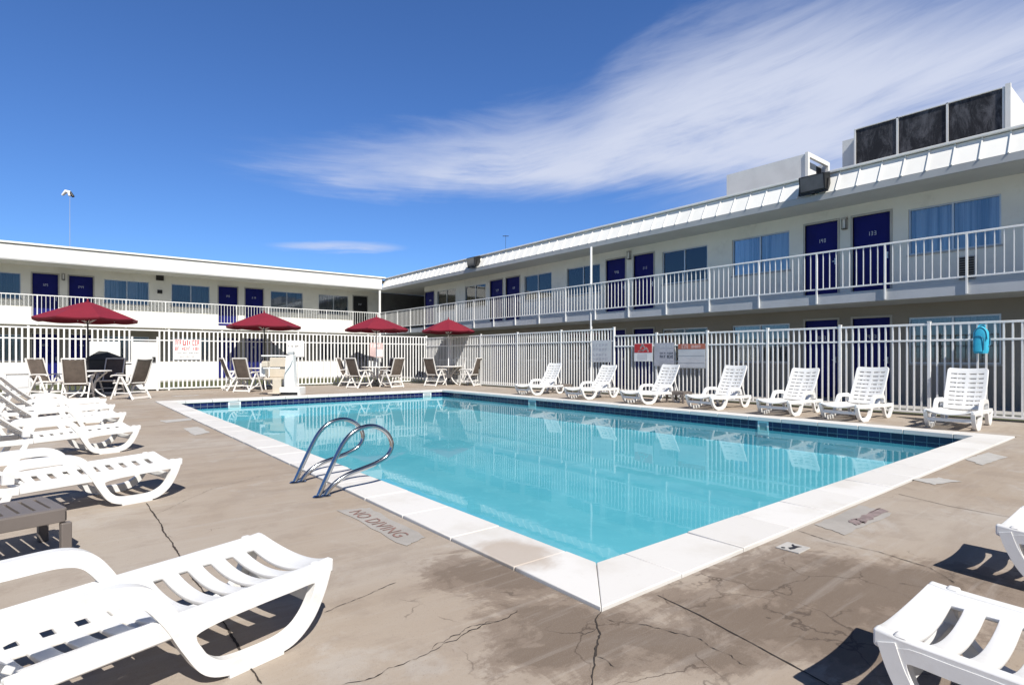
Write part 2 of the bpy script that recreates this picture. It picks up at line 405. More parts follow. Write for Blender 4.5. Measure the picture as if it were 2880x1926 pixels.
low = math_(nt, 'ADD', el, math_(nt, 'MULTIPLY', math_(nt, 'SUBTRACT', math_(nt, 'ADD', math_(nt, 'MULTIPLY', st3, .6), math_(nt, 'MULTIPLY', st2, .4)), .5), .11))
botm = sstep(nt, low, .262, .325)
lef = sstep(nt, math_(nt, 'ADD', az, math_(nt, 'MULTIPLY', math_(nt, 'SUBTRACT', st2, .5), .3)), -.50, -.24)
den = math_(nt, 'MULTIPLY', math_(nt, 'MULTIPLY', topm, botm), lef)
tex = math_(nt, 'ADD', math_(nt, 'MULTIPLY', st1, .9), math_(nt, 'MULTIPLY', st2, .40))
den = math_(nt, 'MULTIPLY', den, sstep(nt, tex, .12, .72))
# thin veil low on the right and a small lens cloud low on the left
veil = math_(nt, 'MULTIPLY', math_(nt, 'MULTIPLY', sstep(nt, az, .15, .6), sstep(nt, el, .12, .28)), math_(nt, 'MULTIPLY', math_(nt, 'SUBTRACT', 1.0, sstep(nt, el, .40, .56)), math_(nt, 'MULTIPLY', sstep(nt, st1, .25, .75), .75)))
lens = math_(nt, 'ADD', math_(nt, 'POWER', math_(nt, 'DIVIDE', math_(nt, 'SUBTRACT', az, -.30), .125), 2.0),
             math_(nt, 'POWER', math_(nt, 'DIVIDE', math_(nt, 'SUBTRACT', math_(nt, 'ADD', el, math_(nt, 'MULTIPLY', math_(nt, 'SUBTRACT', st2, .5), .022)), math_(nt, 'ADD', .185, math_(nt, 'MULTIPLY', math_(nt, 'ADD', az, .30), .04))), .013), 2.0))
lensm = math_(nt, 'MULTIPLY', math_(nt, 'SUBTRACT', 1.0, sstep(nt, lens, .0, 1.0)), math_(nt, 'MULTIPLY', sstep(nt, st2, .25, .75), .85))
den = math_(nt, 'MAXIMUM', math_(nt, 'MAXIMUM', den, veil), lensm)
den = math_(nt, 'MULTIPLY', den, .92, clamp=True)
SKY, EXPO = .105, .42
gr = nt.nodes.new('ShaderNodeMix'); gr.data_type = 'RGBA'; gr.blend_type = 'MULTIPLY'; gr.inputs[0].default_value = 1
nt.links.new(sky.outputs[0], gr.inputs[6]); gr.inputs[7].default_value = (.43, .665, 1.03, 1)
# sky dimmed on the sun side and overhead to cut fill and deepen shadows
spw = nt.nodes.new('ShaderNodeSeparateXYZ'); nt.links.new(tc.outputs['Generated'], spw.inputs[0])
fw = sstep(nt, spw.outputs[1], -.75, .05)
lev = math_(nt, 'ADD', math_(nt, 'MULTIPLY', fw, .6), .4)
hi = math_(nt, 'SUBTRACT', 1.0, math_(nt, 'MULTIPLY', sstep(nt, el, .58, 1.0), .75))
lev = math_(nt, 'MULTIPLY', lev, hi)
k_ = SKY*2**EXPO
cc = mix(nt, den, gr.outputs[2], (.68/k_, .73/k_, .88/k_))
lv = nt.nodes.new('ShaderNodeMix'); lv.data_type = 'RGBA'; lv.blend_type = 'MULTIPLY'; lv.inputs[0].default_value = 1
nt.links.new(cc, lv.inputs[6]); nt.links.new(lev, lv.inputs[7])
nt.links.new(lv.outputs[2], bg.inputs[0]); bg.inputs[1].default_value = SKY; nt.links.new(bg.outputs[0], o.inputs[0])
sun = bpy.data.lights.new('sun', 'SUN'); sun.energy = 5.0; sun.angle = R(.5); sun.color = (1, .955, .89)
so = bpy.data.objects.new('sun', sun); col.objects.link(so)
sd = Vector((SX*math.cos(SUN_EL), SY*math.cos(SUN_EL), math.sin(SUN_EL)))
so.rotation_euler = sd.to_track_quat('Z', 'Y').to_euler(); so.location = (0, -20, 30)
# ------------------------------------------------------------------ camera
cam = bpy.data.cameras.new('camera'); co = bpy.data.objects.new('camera', cam); col.objects.link(co)
co.location = (0,0,H); co.rotation_euler = (R(90), 0, -TH)
cam.sensor_width = 36; cam.lens = FOC/2345*36; cam.shift_y = (HY-784)/2345; cam.clip_start = .02; cam.clip_end = 3000
sc.camera = co
sc.view_settings.view_transform = 'Standard'; sc.view_settings.look = 'None'; sc.view_settings.gamma = 1
sc.view_settings.use_curve_mapping = False; sc.view_settings.exposure = EXPO
sc.cycles.max_bounces = 8; sc.cycles.transparent_max_bounces = 12; sc.cycles.use_denoising = True
sc.cycles.caustics_reflective = False; sc.cycles.caustics_refractive = False
# ------------------------------------------------------------------ pool, deck, ground
PX0, PX1, PY0, PY1 = 1.84, 10.23, 1.66, 16.27      # outer edge of the coping
CW = .345
IX0, IX1, IY0, IY1 = PX0+CW, PX1-CW, PY0+CW, PY1-CW
FT, FS = 12.52, 21.5                                # fence lines (right run x, back run y)
GAP = .017
def inpool(x, y): return PX0 < x < PX1 and PY0 < y < PY1
mb = MB().grid([-400, -30, PX0, PX1, 60, 400], [-400, -30, PY0, PY1, 80, 400], inpool, lambda x, y: (x, y, -.09))
struct(mb.build('ground', 'far_ground'))
DX = [-14, -4, PX0-GAP, PX1+GAP, FT+.35]; DY = [-14, -4, PY0-GAP, PY1+GAP, FS+.25]
mb = MB().grid(DX, DY, lambda x, y: PX0 < x < PX1 and PY0 < y < PY1, lambda x, y: (x, y, 0))
deck = struct(mb.build('pool_deck', 'deck', solid=.08, recalc=False))
mb = MB()   # dark filler at the bottom of the joint between deck and coping
for a, b2 in (((PX0-GAP-.01, PY0-GAP-.01, -.05), (PX1+GAP+.01, PY0+.0, -.03)), ((PX0-GAP-.01, PY1, -.05), (PX1+GAP+.01, PY1+GAP+.01, -.03)),
              ((PX0-GAP-.01, PY0, -.05), (PX0, PY1, -.03)), ((PX1, PY0, -.05), (PX1+GAP+.01, PY1, -.03))): mb.box(a, b2)
mb.build('joint_filler', 'crack', deck)
# joints and cracks
def crack(name, pts, wd, jit, z=.003, seed=1, var=.6):
    rnd = random.Random(seed); P = [at(*p) for p in pts]; fine = []
    for i in range(len(P)-1):
        n = max(2, int((P[i+1]-P[i]).length/.016))
        for k in range(n): fine.append(P[i].lerp(P[i+1], k/n))
    fine.append(P[-1]); vs = []; fs = []; off = 0
    for i, p in enumerate(fine):
        t = (fine[min(i+1, len(fine)-1)]-fine[max(i-1, 0)]).normalized(); nrm = Vector((-t.y, t.x, 0))
        off = off*.90+rnd.uniform(-jit, jit)*.75; wdt = wd*(1-var+1.6*var*rnd.random())/2.2; wdt *= .55+.45*abs(math.sin(i*.11+seed))
        if i in (0, len(fine)-1): wdt *= .3
        q = p+nrm*off; vs += [(q.x+nrm.x*wdt, q.y+nrm.y*wdt, z), (q.x-nrm.x*wdt, q.y-nrm.y*wdt, z)]
    for i in range(len(fine)-1): fs.append((2*i, 2*i+1, 2*i+3, 2*i+2))
    return MB().add(vs, fs).build(name, 'crack', deck)
crack('deck_joint', [(335,1152), (372,1210), (415,1275), (505,1420), (600,1566)], .011, .003, seed=2, var=.3)
crack('deck_joint', [(1505,1362), (1600,1408), (1862,1550), (1990,1620)], .008, .0015, seed=3, var=.3)
crack('deck_joint', [(1826,1214), (1905,1241), (2010,1263), (2130,1300), (2190,1335)], .006, .003, seed=4, var=.6)
crack('deck_joint', [(2057,1131), (2170,1158), (2290,1180), (2420,1200)], .008, .002, seed=5, var=.3)
crack('deck_crack', [(1376,1400), (1366,1418), (1373,1452), (1360,1500), (1356,1568), (1362,1640)], .009, .006, seed=6)
crack('deck_crack', [(775,1572), (900,1526), (985,1490), (1100,1437), (1182,1396)], .005, .012, seed=7, var=.95)
crack('deck_crack', [(990,1487), (1060,1450), (1130,1420)], .004, .016, seed=17, var=.95)
crack('deck_crack', [(742,1402), (813,1371), (905,1333)], .004, .005, seed=8, var=.8)
crack('deck_crack', [(1390,1418), (1480,1430), (1590,1455), (1680,1500), (1720,1530)], .004, .012, seed=9, var=.95)
crack('deck_crack', [(1358,1500), (1385,1512), (1405,1530)], .003, .008, seed=10, var=.9)
crack('deck_crack', [(1366,1440), (1340,1452), (1322,1450)], .003, .008, seed=11, var=.9)
crack('deck_crack', [(350,1180), (480,1120), (600,1090)], .003, .004, seed=12, var=.9)
crack('deck_crack', [(2060,1335), (2120,1345), (2200,1368)], .005, .006, seed=13, var=.9)
# repaired and painted patches on the concrete
def patch(name, corners, mat, z=.003):
    rnd = random.Random(len(bpy.data.objects)); P = [at(x, y) for x, y in corners]; vs = []
    for i in range(4):
        for k in range(9):
            q = P[i].lerp(P[(i+1) % 4], k/9); j = .012 if k else .02
            vs.append((q.x+rnd.uniform(-j, j), q.y+rnd.uniform(-j, j), z))
    return MB().add(vs, [tuple(range(len(vs)))]).build(name, mat, deck)
patch('deck_patch', [(775,1168), (845,1163), (975,1228), (930,1252)], 'deck_patch')
patch('deck_patch', [(1868,1202), (1968,1156), (2045,1176), (1935,1224)], 'deck_patch')
patch('deck_patch', [(2212,1052), (2262,1036), (2305,1046), (2250,1066)], 'deck_white', .004)
patch('deck_patch', [(2085,1097), (2150,1094), (2200,1102), (2140,1110)], 'deck_white', .004)
patch('deck_patch', [(418,981), (452,977), (482,990), (446,997)], 'deck_white', .004)
patch('deck_patch', [(365,963), (440,957), (438,962), (380,968)], 'deck_white', .004)
# painted letters beside the left coping
def text_mesh(body, size, mat, parent, loc, rot, name, depth=.0, spacing=1.0):
    cu = bpy.data.curves.new('tmp', 'FONT'); cu.body = body; cu.size = size; cu.extrude = depth; cu.align_x = 'CENTER'; cu.align_y = 'CENTER'; cu.space_character = spacing
    to = bpy.data.objects.new('tmp', cu); col.objects.link(to)
    bpy.context.view_layer.update()
    me = bpy.data.meshes.new_from_object(to.evaluated_get(bpy.context.evaluated_depsgraph_get()))
    bpy.data.objects.remove(to); me.materials.clear(); me.materials.append(M[mat])
    ob = bpy.data.objects.new(name, me); col.objects.link(ob); ob.parent = parent; ob.location = loc; ob.rotation_euler = rot
    return ob
p1 = at(862, 1198)
text_mesh('NO DIVING', .135, 'deck_red', deck, (p1.x, p1.y, .006), (0, 0, R(-90)), 'painted_marking', spacing=1.05)
# worn red paint blocks beside the right coping
patch('painted_marking', [(1960,1190), (2012,1164), (2034,1170), (1978,1199)], 'deck_mauve', .006)
patch('painted_marking', [(1944,1193), (1957,1189), (1978,1197), (1960,1204)], 'deck_mauve', .006)
# no-diving tile: white tile with a black diver
tl = at(1816, 1255)
mb = MB().box((tl.x-.072, tl.y-.066, .0), (tl.x+.072, tl.y+.066, .008))
tile = tag(mb.build('depth_tile', 'deck_white', bevel=.002), 'white deck tile with a black diver picture beside the pool coping', 'tile')
dv = [(-.06,-.01),(-.035,.012),(.0,.0),(.03,.02),(.055,.022),(.03,.002),(.045,-.03),(.01,-.02),(-.03,-.02)]
mb = MB().add([(tl.x+a*.95, tl.y+b2*1.1, .0095) for a, b2 in dv], [tuple(range(len(dv)))])
mb.add([(tl.x-.055+.012*math.cos(k*.785), tl.y+.03+.012*math.sin(k*.785), .0095) for k in range(8)], [tuple(range(8))])
mb.build('diver_picture', 'sign_ink', tile)
# far depth marker on the deck by the left end of the pool
q = at(425, 906); 
tile2 = tag(MB().box((q.x-.34, q.y-.12, 0), (q.x+.34, q.y+.12, .006)).build('depth_tile', 'deck_patch'), 'pale gray deck tile with worn black marks at the far left pool corner', 'tile')
mb = MB(); rnd = random.Random(5)
for k in range(5):
    x = q.x-.27+k*.12
    for j in range(2):
        mb.box((x, q.y-.07+j*.07, .006), (x+.03+.05*rnd.random(), q.y-.03+j*.07, .009))
mb.build('worn_marks', 'trim_gray', tile2)
# coping stones
mb = MB(); rnd = random.Random(3); ZT = .012; ZB = -.055; OV = .03
def stones(a0, a1, n):
    e = lin(a0, a1, n); return [(e[i]+.004, e[i+1]-.004) for i in range(n)]
def stone(c4):
    dz = rnd.uniform(-.002, .002)
    mb.add([(x, y, ZB) for x, y in c4]+[(x, y, ZT+dz+rnd.uniform(-.001, .001)) for x, y in c4], [(0,3,2,1),(4,5,6,7),(0,1,5,4),(1,2,6,5),(2,3,7,6),(3,0,4,7)])
L_ = .6
for (y, yi, fl) in ((PY0, PY0+CW+OV, 0), (PY1, PY1-CW-OV, 1)):
    n = round((PX1-PX0-2*L_)/.62); segs = [(PX0, PX0+L_)]+stones(PX0+L_, PX1-L_, n)+[(PX1-L_, PX1)]
    for i, (a, b2) in enumerate(segs):
        ai, bi = a, b2
        if i == 0: a += .002; ai = PX0+CW+OV+.002; b2 -= .0025; bi = b2
        if i == len(segs)-1: bi = PX1-CW-OV-.002; b2 -= .002; a += .0025; ai = a
        stone([(a, y), (b2, y), (bi, yi), (ai, yi)] if not fl else [(a, y), (ai, yi), (bi, yi), (b2, y)])
for (x, xi, fl) in ((PX0, PX0+CW+OV, 1), (PX1, PX1-CW-OV, 0)):
    n = round((PY1-PY0-2*L_)/.62); segs = [(PY0, PY0+L_)]+stones(PY0+L_, PY1-L_, n)+[(PY1-L_, PY1)]
    for i, (a, b2) in enumerate(segs):
        ai, bi = a, b2
        if i == 0: a += .002; ai = PY0+CW+OV+.002; b2 -= .0025; bi = b2
        if i == len(segs)-1: bi = PY1-CW-OV-.002; b2 -= .002; a += .0025; ai = a
        stone([(x, a), (x, b2), (xi, bi), (xi, ai)] if not fl else [(x, a), (xi, ai), (xi, bi), (x, b2)])
struct(mb.build('pool_coping', 'coping', bevel=.005, seg=2, smooth=40))
I_ = .015; mb = MB()
mb.grid([PX0+I_, PX0+CW+OV-I_, PX1-CW-OV+I_, PX1-I_], [PY0+I_, PY0+CW+OV-I_, PY1-CW-OV+I_, PY1-I_], lambda x, y: PX0+CW < x < PX1-CW and PY0+CW < y < PY1-CW, lambda x, y: (x, y, .003))
mb.build('coping_joint', 'crack', bpy.data.objects['pool_coping'], recalc=False)
# basin
ZW = -.155
mb = MB(); zf0, zf1 = -.50, -.54
mb.add([(IX0,IY0,zf0),(IX1,IY0,zf0),(IX1,IY1,zf1),(IX0,IY1,zf1)], [(0,1,2,3)])
zt = -.215
for a, b2, za, zb in (((IX0,IY0),(IX1,IY0),zf0,zf0), ((IX1,IY0),(IX1,IY1),zf0,zf1), ((IX1,IY1),(IX0,IY1),zf1,zf1), ((IX0,IY1),(IX0,IY0),zf1,zf0)):
    mb.add([(*a,za),(*b2,zb),(*b2,zt),(*a,zt)], [(0,1,2,3)])
mb.box((IX0, IY0, zf0), (IX0+.30, IY0+7.5, -.36)); mb.box((IX0+.301, IY0, zf0), (IX1-2.0, IY0+.30, -.36))
basin = struct(mb.build('pool_basin', 'plaster', recalc=False))
mb = MB()
for a, b2 in (((IX0,IY0),(IX1,IY0)), ((IX1,IY0),(IX1,IY1)), ((IX1,IY1),(IX0,IY1)), ((IX0,IY1),(IX0,IY0))):
    mb.add([(*a,zt),(*b2,zt),(*b2,ZB+.004),(*a,ZB+.004)], [(0,1,2,3)])
mb.build('waterline_tiles', 'tile', basin, recalc=False)
struct(MB().add([(IX0+.001,IY0+.001,ZW),(IX1-.001,IY0+.001,ZW),(IX1-.001,IY1-.001,ZW),(IX0+.001,IY1-.001,ZW)], [(0,1,2,3)]).build('pool_water', 'water', recalc=False))
# skimmers: white mouths in the tile band
def skimmer(x, y, ax, wd):
    mb = MB(); t = .03
    def bx(a0, a1, z0, z1, d0, d1):
        if ax == 'x': mb.box((a0, y-d0, z0), (a1, y-d1, z1))
        else: mb.box((x-d0, a0, z0), (x-d1, a1, z1))
    c = x if ax == 'x' else y
    bx(c-wd/2, c-wd/2+t, -.30, -.06, .0, .012); bx(c+wd/2-t, c+wd/2, -.30, -.06, .0, .012)
    bx(c-wd/2+t, c+wd/2-t, -.085, -.06, .0, .012); bx(c-wd/2+t, c+wd/2-t, -.30, -.22, .0, .012)
    f = mb.build('skimmer', 'sign_white', basin)
    mb = MB(); bx(c-wd/2+t, c+wd/2-t, -.22, -.085, .0, .004); mb.build('skimmer_mouth', 'trim_gray', f)
skimmer(onS(537, IY1), IY1, 'x', .30); skimmer(onS(978, IY1), IY1, 'x', .30)
skimmer(IX1, onT(1748, IX1), 'y', .20); skimmer(IX1, onT(1219, IX1), 'y', .30)
# planting strips behind the fence and walkways along the buildings
struct(MB().grid([-30, FT+.37, 14.1], [-30, FS+.27, 29.6], lambda x, y: x < FT+.37 and y < FS+.27, lambda x, y: (x, y, -.03)).build('lawn', 'lawn', recalc=False))
struct(MB().grid([-30, 14.1, 26], [-30, 29.6, 46], lambda x, y: x < 14.1 and y < 29.6, lambda x, y: (x, y, .0)).build('path', 'walkway', solid=.1, recalc=False))
# ------------------------------------------------------------------ buildings
ZF = 2.62            # upper walkway
ZSOF = 5.0
class Wing:
    def __init__(s, root, axis, wall, rail, eave):
        s.root, s.axis, s.wall, s.rail, s.eave = root, axis, wall, rail, eave
    def P(s, a, d, z):          # a along the wing, d metres in front of the wall
        return (s.wall-d, a, z) if s.axis == 'R' else (a, s.wall-d, z)
    def box(s, mb, a0, a1, d0, d1, z0, z1): return mb.box(s.P(a0, d0, z0), s.P(a1, d1, z1))
def seven(mb, W, a0, z0, wd, ht, rnd, flip):
    t = .010; sg = [(0,wd,ht-t,ht),(0,wd,ht/2-t/2,ht/2+t/2),(0,wd,0,t),(0,t,0,ht/2),(0,t,ht/2,ht),(wd-t,wd,0,ht/2),(wd-t,wd,ht/2,ht)]
    pick = rnd.choice([(5,6),(0,2,3,4,5,6),(0,1,2,6,3),(0,1,2,5,6),(1,4,5,6),(0,1,2,4,5)])
    for k in pick:
        b0, b1, c0, c1 = sg[k]
        if flip: b0, b1 = wd-b1, wd-b0
        W.box(mb, a0+b0, a0+b1, -.045, -.038, z0+c0, z0+c1)
def add_door(W, a0, a1, z0, mat='door_blue', seed=0, number=True):
    root = W.root; h_ = 2.06; f = .05
    mb = MB(); W.box(mb, a0-f, a0, -.10, .015, z0, z0+h_+f); W.box(mb, a1, a1+f, -.10, .015, z0, z0+h_+f); W.box(mb, a0, a1, -.10, .015, z0+h_, z0+h_+f)
    mb2 = MB(); W.box(mb2, a0+.004, a1-.004, -.085, -.045, z0+.02, z0+h_-.004)
    d = mb2.build('door', mat, root); mb.build('door_frame', 'frame_beige', d)
    rnd = random.Random(seed); m3 = MB()
    if number:
        c = (a0+a1)/2; w_ = .042; 
        for k in range(3): seven(m3, W, c-.10+k*.072, z0+1.54, w_, .10, rnd, W.axis == 'R')
        m3.build('room_number', 'number_white', d)
    ha = a0+.07 if W.axis == 'R' else a1-.07
    m4 = MB(); W.box(m4, ha-.02, ha+.02, -.045, -.03, z0+.92, z0+1.08); W.box(m4, ha-.015, ha+.07 if W.axis == 'R' else ha+.015, -.03, -.005, z0+.99, z0+1.01)
    m4.build('door_handle', 'alu', d)
def add_window(W, a0, a1, z0, z1, cur='curtain', ac=True, gap=None, seed=0):
    rnd = random.Random(seed); root = W.root; t = .035; c = (a0+a1)/2
    mb = MB()
    W.box(mb, a0, a0+t, -.09, -.03, z0, z1); W.box(mb, a1-t, a1, -.09, -.03, z0, z1)
    W.box(mb, a0+t, a1-t, -.09, -.03, z0, z0+t); W.box(mb, a0+t, a1-t, -.09, -.03, z1-t, z1)
    W.box(mb, c-.02, c+.02, -.088, -.032, z0+t, z1-t)
    wf = mb.build('window', 'alu', root)
    mb = MB(); W.box(mb, a0+t, c-.02, -.062, -.058, z0+t, z1-t); W.box(mb, c+.02, a1-t, -.066, -.062, z0+t, z1-t); mb.build('pane', 'glass', wf)
    # pleated curtain
    n = int((a1-a0)/.022); mb = MB(); vs = []; fs = []; ph = rnd.random()*6
    for i in range(n+1):
        a = a0+.01+(a1-a0-.02)*i/n
        d = -.135+.034*math.sin(a*26+ph+1.6*math.sin(a*5.3+ph))+.008*math.sin(a*71)
        vs += [W.P(a, d, z0-.02), W.P(a, d, z1)]
    for i in range(n):
        if gap and gap[0] < (i/n) < gap[1]: continue
        fs.append((2*i, 2*i+2, 2*i+3, 2*i+1))
    mb.add(vs, fs).build('curtain', cur, wf, smooth=80, recalc=False)
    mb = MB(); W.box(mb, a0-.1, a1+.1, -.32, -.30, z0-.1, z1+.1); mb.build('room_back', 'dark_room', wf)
    mb = MB(); W.box(mb, a0-.03, a1+.03, -.06, .03, z0-.04, z0); mb.build('sill', 'frame_beige', wf)
    if ac:
        mb = MB(); b0 = c-.05 if W.axis == 'R' else c-.55; 
        b0 = c-.42
        W.box(mb, b0, b0+.30, -.05, .05, z0-.70, z0-.18)
        ac_ = mb.build('air_conditioner', 'frame_beige', root, bevel=.008)
        mb = MB()
        for k in range(9): W.box(mb, b0+.02, b0+.28, .05, .056, z0-.68+k*.054, z0-.68+k*.054+.044)
        mb.build('grille', 'vent_brown', ac_)
def add_wall(W, a0, a1, z0, z1, rects, name='wall', mat='stucco'):
    us = sorted({a0, a1, *[r[0] for r in rects], *[r[1] for r in rects]}); zs = sorted({z0, z1, *[r[2] for r in rects], *[r[3] for r in rects]})
    us = [u for u in us if a0 <= u <= a1]; zs = [z for z in zs if z0 <= z <= z1]
    hole = lambda u, z: any(r[0] < u < r[1] and r[2] < z < r[3] for r in rects)
    fs_order = W.axis == 'R'
    mb = MB().grid(us, zs, hole, lambda u, z: W.P(u, 0, z))
    ob = mb.build(name, mat, W.root, recalc=False)
    md = ob.modifiers.new('solidify', 'SOLIDIFY'); md.thickness = .12; md.offset = 1 if W.axis == 'L' else -1
    # normals: make sure thickness goes into the building
    nrm = ob.data.polygons[0].normal; outw = Vector((-1,0,0)) if W.axis == 'R' else Vector((0,-1,0))
    md.offset = -1 if nrm.dot(outw) > 0 else 1
    return ob
def railing(W, a0, a1, posts, step, zf, first=None):
    root = W.root; d = W.wall-W.rail
    top = MB(); 
    for i in range(len(posts)-1):
        pass
    W.box(top, a0, a1, d-.02, d+.02, zf+.985, zf+1.025)
    rl = top.build('railing', 'white_paint', root, bevel=.006)
    bot = MB(); W.box(bot, a0, a1, d-.015, d+.015, zf+.10, zf+.135); bot.build('bottom_rail', 'white_paint', rl)
    for p in posts:
        m_ = MB(); W.box(m_, p-.018, p+.018, d-.013, d+.023, zf-.23, zf+.985); m_.build('rail_post', 'white_paint', rl)
    for i in range(len(posts)-1):
        m_ = MB(); n = max(2, round((posts[i+1]-posts[i])/step)); e = lin(posts[i], posts[i+1], n)
        for x in e[1:-1]: W.box(m_, x-.008, x+.008, d-.008, d+.008, zf+.135, zf+.985)
        m_.build('baluster_panel', 'white_paint', rl)
# ---- right wing
rw = thing('motel_building', 'two storey motel wing on the right with sloped white roof panels and gray balcony', 'motel', group=None)
WR = Wing(rw, 'R', 15.9, 14.4, 14.5)
def spanR(x0, x1): return tuple(sorted((onT(x0, WR.wall+.05), onT(x1, WR.wall+.05))))
doorsR = [spanR(1955,2040), spanR(1846,1920), spanR(1454,1499), spanR(1391,1434), spanR(1161,1192), spanR(1125,1153), spanR(975,996)]
winsR = [spanR(2082,2294), spanR(1679,1810), spanR(1519,1622), spanR(1300,1376), spanR(1203,1265), spanR(1067,1114), spanR(1003,1045)]
doorsR += [(-2.2,-1.3), (-3.5,-2.6)]; winsR += [(-.6, 1.2), (-6.2,-4.2)]
R0, R1 = -9.0, 27.5
ZC = ZF+.92; ZH = ZF+2.02
gz = .02
up_r = [(a, b, ZF, ZF+2.06) for a, b in doorsR]+[(a, b, ZC, ZH) for a, b in winsR]
lo_r = [(a, b, gz, gz+2.06) for a, b in doorsR]+[(a, b, gz+.92, gz+2.02) for a, b in winsR]
simple('stucco_shaded', (.27, .25, .215), .85, var=.05, vs=.8, bump=.25, bs=45, dirt=(.3, .28, .24), da=.25)  # shade under the balcony put into a darker copy of the stucco
add_wall(WR, R0, R1, 2.5, 5.0, up_r); add_wall(WR, R0, R1, 0, 2.5, lo_r, mat='stucco_shaded')
for i, (a, b) in enumerate(doorsR):
    add_door(WR, a, b, ZF, seed=i); add_door(WR, a, b, gz, seed=i+40)
for i, (a, b) in enumerate(winsR):
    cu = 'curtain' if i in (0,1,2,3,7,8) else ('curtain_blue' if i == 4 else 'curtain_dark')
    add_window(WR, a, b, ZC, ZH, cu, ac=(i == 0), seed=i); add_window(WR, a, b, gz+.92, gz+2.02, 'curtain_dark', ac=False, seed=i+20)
# corridor between the wings, back and end walls
mb = MB(); mb.box((16.02, 27.38, 0), (24, 27.5, 5.0)); mb.box((24, 27.38, 0), (24.12, 40, 5.0)); mb.box((15.005, 31.5, 0), (24, 31.62, 5.0)); mb.build('corridor_wall', 'rear_wall', rw)  # dark colour stands in for the shade inside the recess
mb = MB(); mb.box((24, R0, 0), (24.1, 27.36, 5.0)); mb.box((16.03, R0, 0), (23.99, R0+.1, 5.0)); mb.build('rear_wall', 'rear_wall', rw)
mb = MB(); mb.box((14.42, R0, 2.37), (15.89, 30.0, ZF)); mb.box((15.91, 27.52, 2.37), (23.98, 31.4, ZF-.003))
mb.build('walkway_slab', 'slab_gray', rw)
# the ceiling over the lower walk reads warmer than the slab edge
mb = MB(); mb.box((14.62, R0, 4.995), (24, 31.45, 5.03)); mb.build('soffit', 'soffit', rw)
mb = MB(); mb.box((14.5, R0, 4.93), (14.6, 29.9, 5.085)); mb.build('fascia', 'trim_gray', rw)
mb = MB(); T0, T1, z0, z1 = 14.5, 14.79, 5.09, 5.60
mb.add([(T0, R0, z0), (T0, 29.9, z0), (T1, 30.2, z1), (T1, R0, z1)], [(0,1,2,3)])
a = R0+.2
while a < 29.7:
    for (p, q) in (((T0-.012, a, z0+.005), (T1-.012, a, z1)),): mb.bar(p, q, .022, .034, up=(-.87,0,.48))
    a += .45
rf = mb.build('roof', 'mansard', rw)
mb = MB(); mb.box((14.70, R0, 5.615), (15.0, 30.1, 5.665)); mb.build('roof_cap', 'fascia_white', rf, bevel=.008)
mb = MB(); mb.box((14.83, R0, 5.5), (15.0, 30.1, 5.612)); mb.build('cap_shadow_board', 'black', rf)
mb = MB(); mb.box((15.0, R0, 5.45), (24.1, 31, 5.55)); mb.build('roof_deck', 'roof_top', rf)
posts = [3.08+1.455*k for k in range(-8, 19)]
posts = [p for p in posts if R0 < p < 29.9]
railing(WR, R0, 30.03, posts+[30.0], .145, ZF)
for s in (13.5, -1.5):
    m_ = MB().tube([(14.44, s, 0), (14.44, s, 4.93)], .04, 12); m_.build('support_post', 'white_paint', rw, smooth=40)
m_ = MB().box((14.33, 29.93, 0), (14.43, 30.03, 5.0)); m_.build('support_post', 'white_paint', rw)
# ---- back wing
lw = thing('motel_building', 'two storey motel wing across the back with a flat white fascia above blue doors', 'motel')
WL = Wing(lw, 'L', 31.5, 30.05, 29.9)
def spanL(x0, x1): return tuple(sorted((onS(x0, WL.wall+.05), onS(x1, WL.wall+.05))))
doorsL = [spanL(74,133), spanL(158,213), spanL(500,543), spanL(561,602)]
winsL = [spanL(-60,48), spanL(238,341), spanL(392,480), spanL(619,693), spanL(729,797)]
dk = spanL(808,840)
L0, L1 = -13.0, 15.0
doorsL += [(-6.2,-5.3), (-7.6,-6.7)]; winsL += [(-10.2,-8.4)]
up_l = [(a, b, ZF, ZF+2.06) for a, b in doorsL+[dk]]+[(a, b, ZC, ZH) for a, b in winsL]
lo_l = [(a, b, gz, gz+2.06) for a, b in doorsL+[dk]]+[(a, b, gz+.92, gz+2.02) for a, b in winsL]
add_wall(WL, L0, L1, 2.5, 5.0, up_l); add_wall(WL, L0, L1, 0, 2.5, lo_l, mat='stucco_shaded')
for i, (a, b) in enumerate(doorsL):
    add_door(WL, a, b, ZF, seed=i+70); add_door(WL, a, b, gz, seed=i+90)
add_door(WL, *dk, ZF, mat='black', seed=9); add_door(WL, *dk, gz, mat='black', seed=10)
for i, (a, b) in enumerate(winsL):
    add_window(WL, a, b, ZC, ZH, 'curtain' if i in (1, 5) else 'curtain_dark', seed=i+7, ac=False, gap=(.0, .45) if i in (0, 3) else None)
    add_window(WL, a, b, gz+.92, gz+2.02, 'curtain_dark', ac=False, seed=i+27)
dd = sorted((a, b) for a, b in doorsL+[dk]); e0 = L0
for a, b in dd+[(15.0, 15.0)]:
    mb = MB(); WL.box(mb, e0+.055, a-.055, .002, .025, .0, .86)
    if a-e0 > .2: mb.build('sunlit_band', 'white_paint', lw)  # white strip paints in the sunlit foot of the wall
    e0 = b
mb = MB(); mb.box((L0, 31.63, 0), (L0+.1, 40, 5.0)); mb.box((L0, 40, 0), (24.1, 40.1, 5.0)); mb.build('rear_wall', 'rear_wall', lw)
mb = MB(); mb.box((L0, 30.07, 2.42), (14.40, 31.49, ZF-.004)); mb.build('walkway_slab', 'fascia_white', lw)
mb = MB(); mb.box((L0, 29.98, 4.995), (14.6, 40, 5.028)); mb.build('soffit', 'soffit', lw)
mb = MB(); mb.box((L0, 29.9, 5.03), (14.49, 29.97, 5.60)); fa = mb.build('fascia', 'fascia_white', lw)
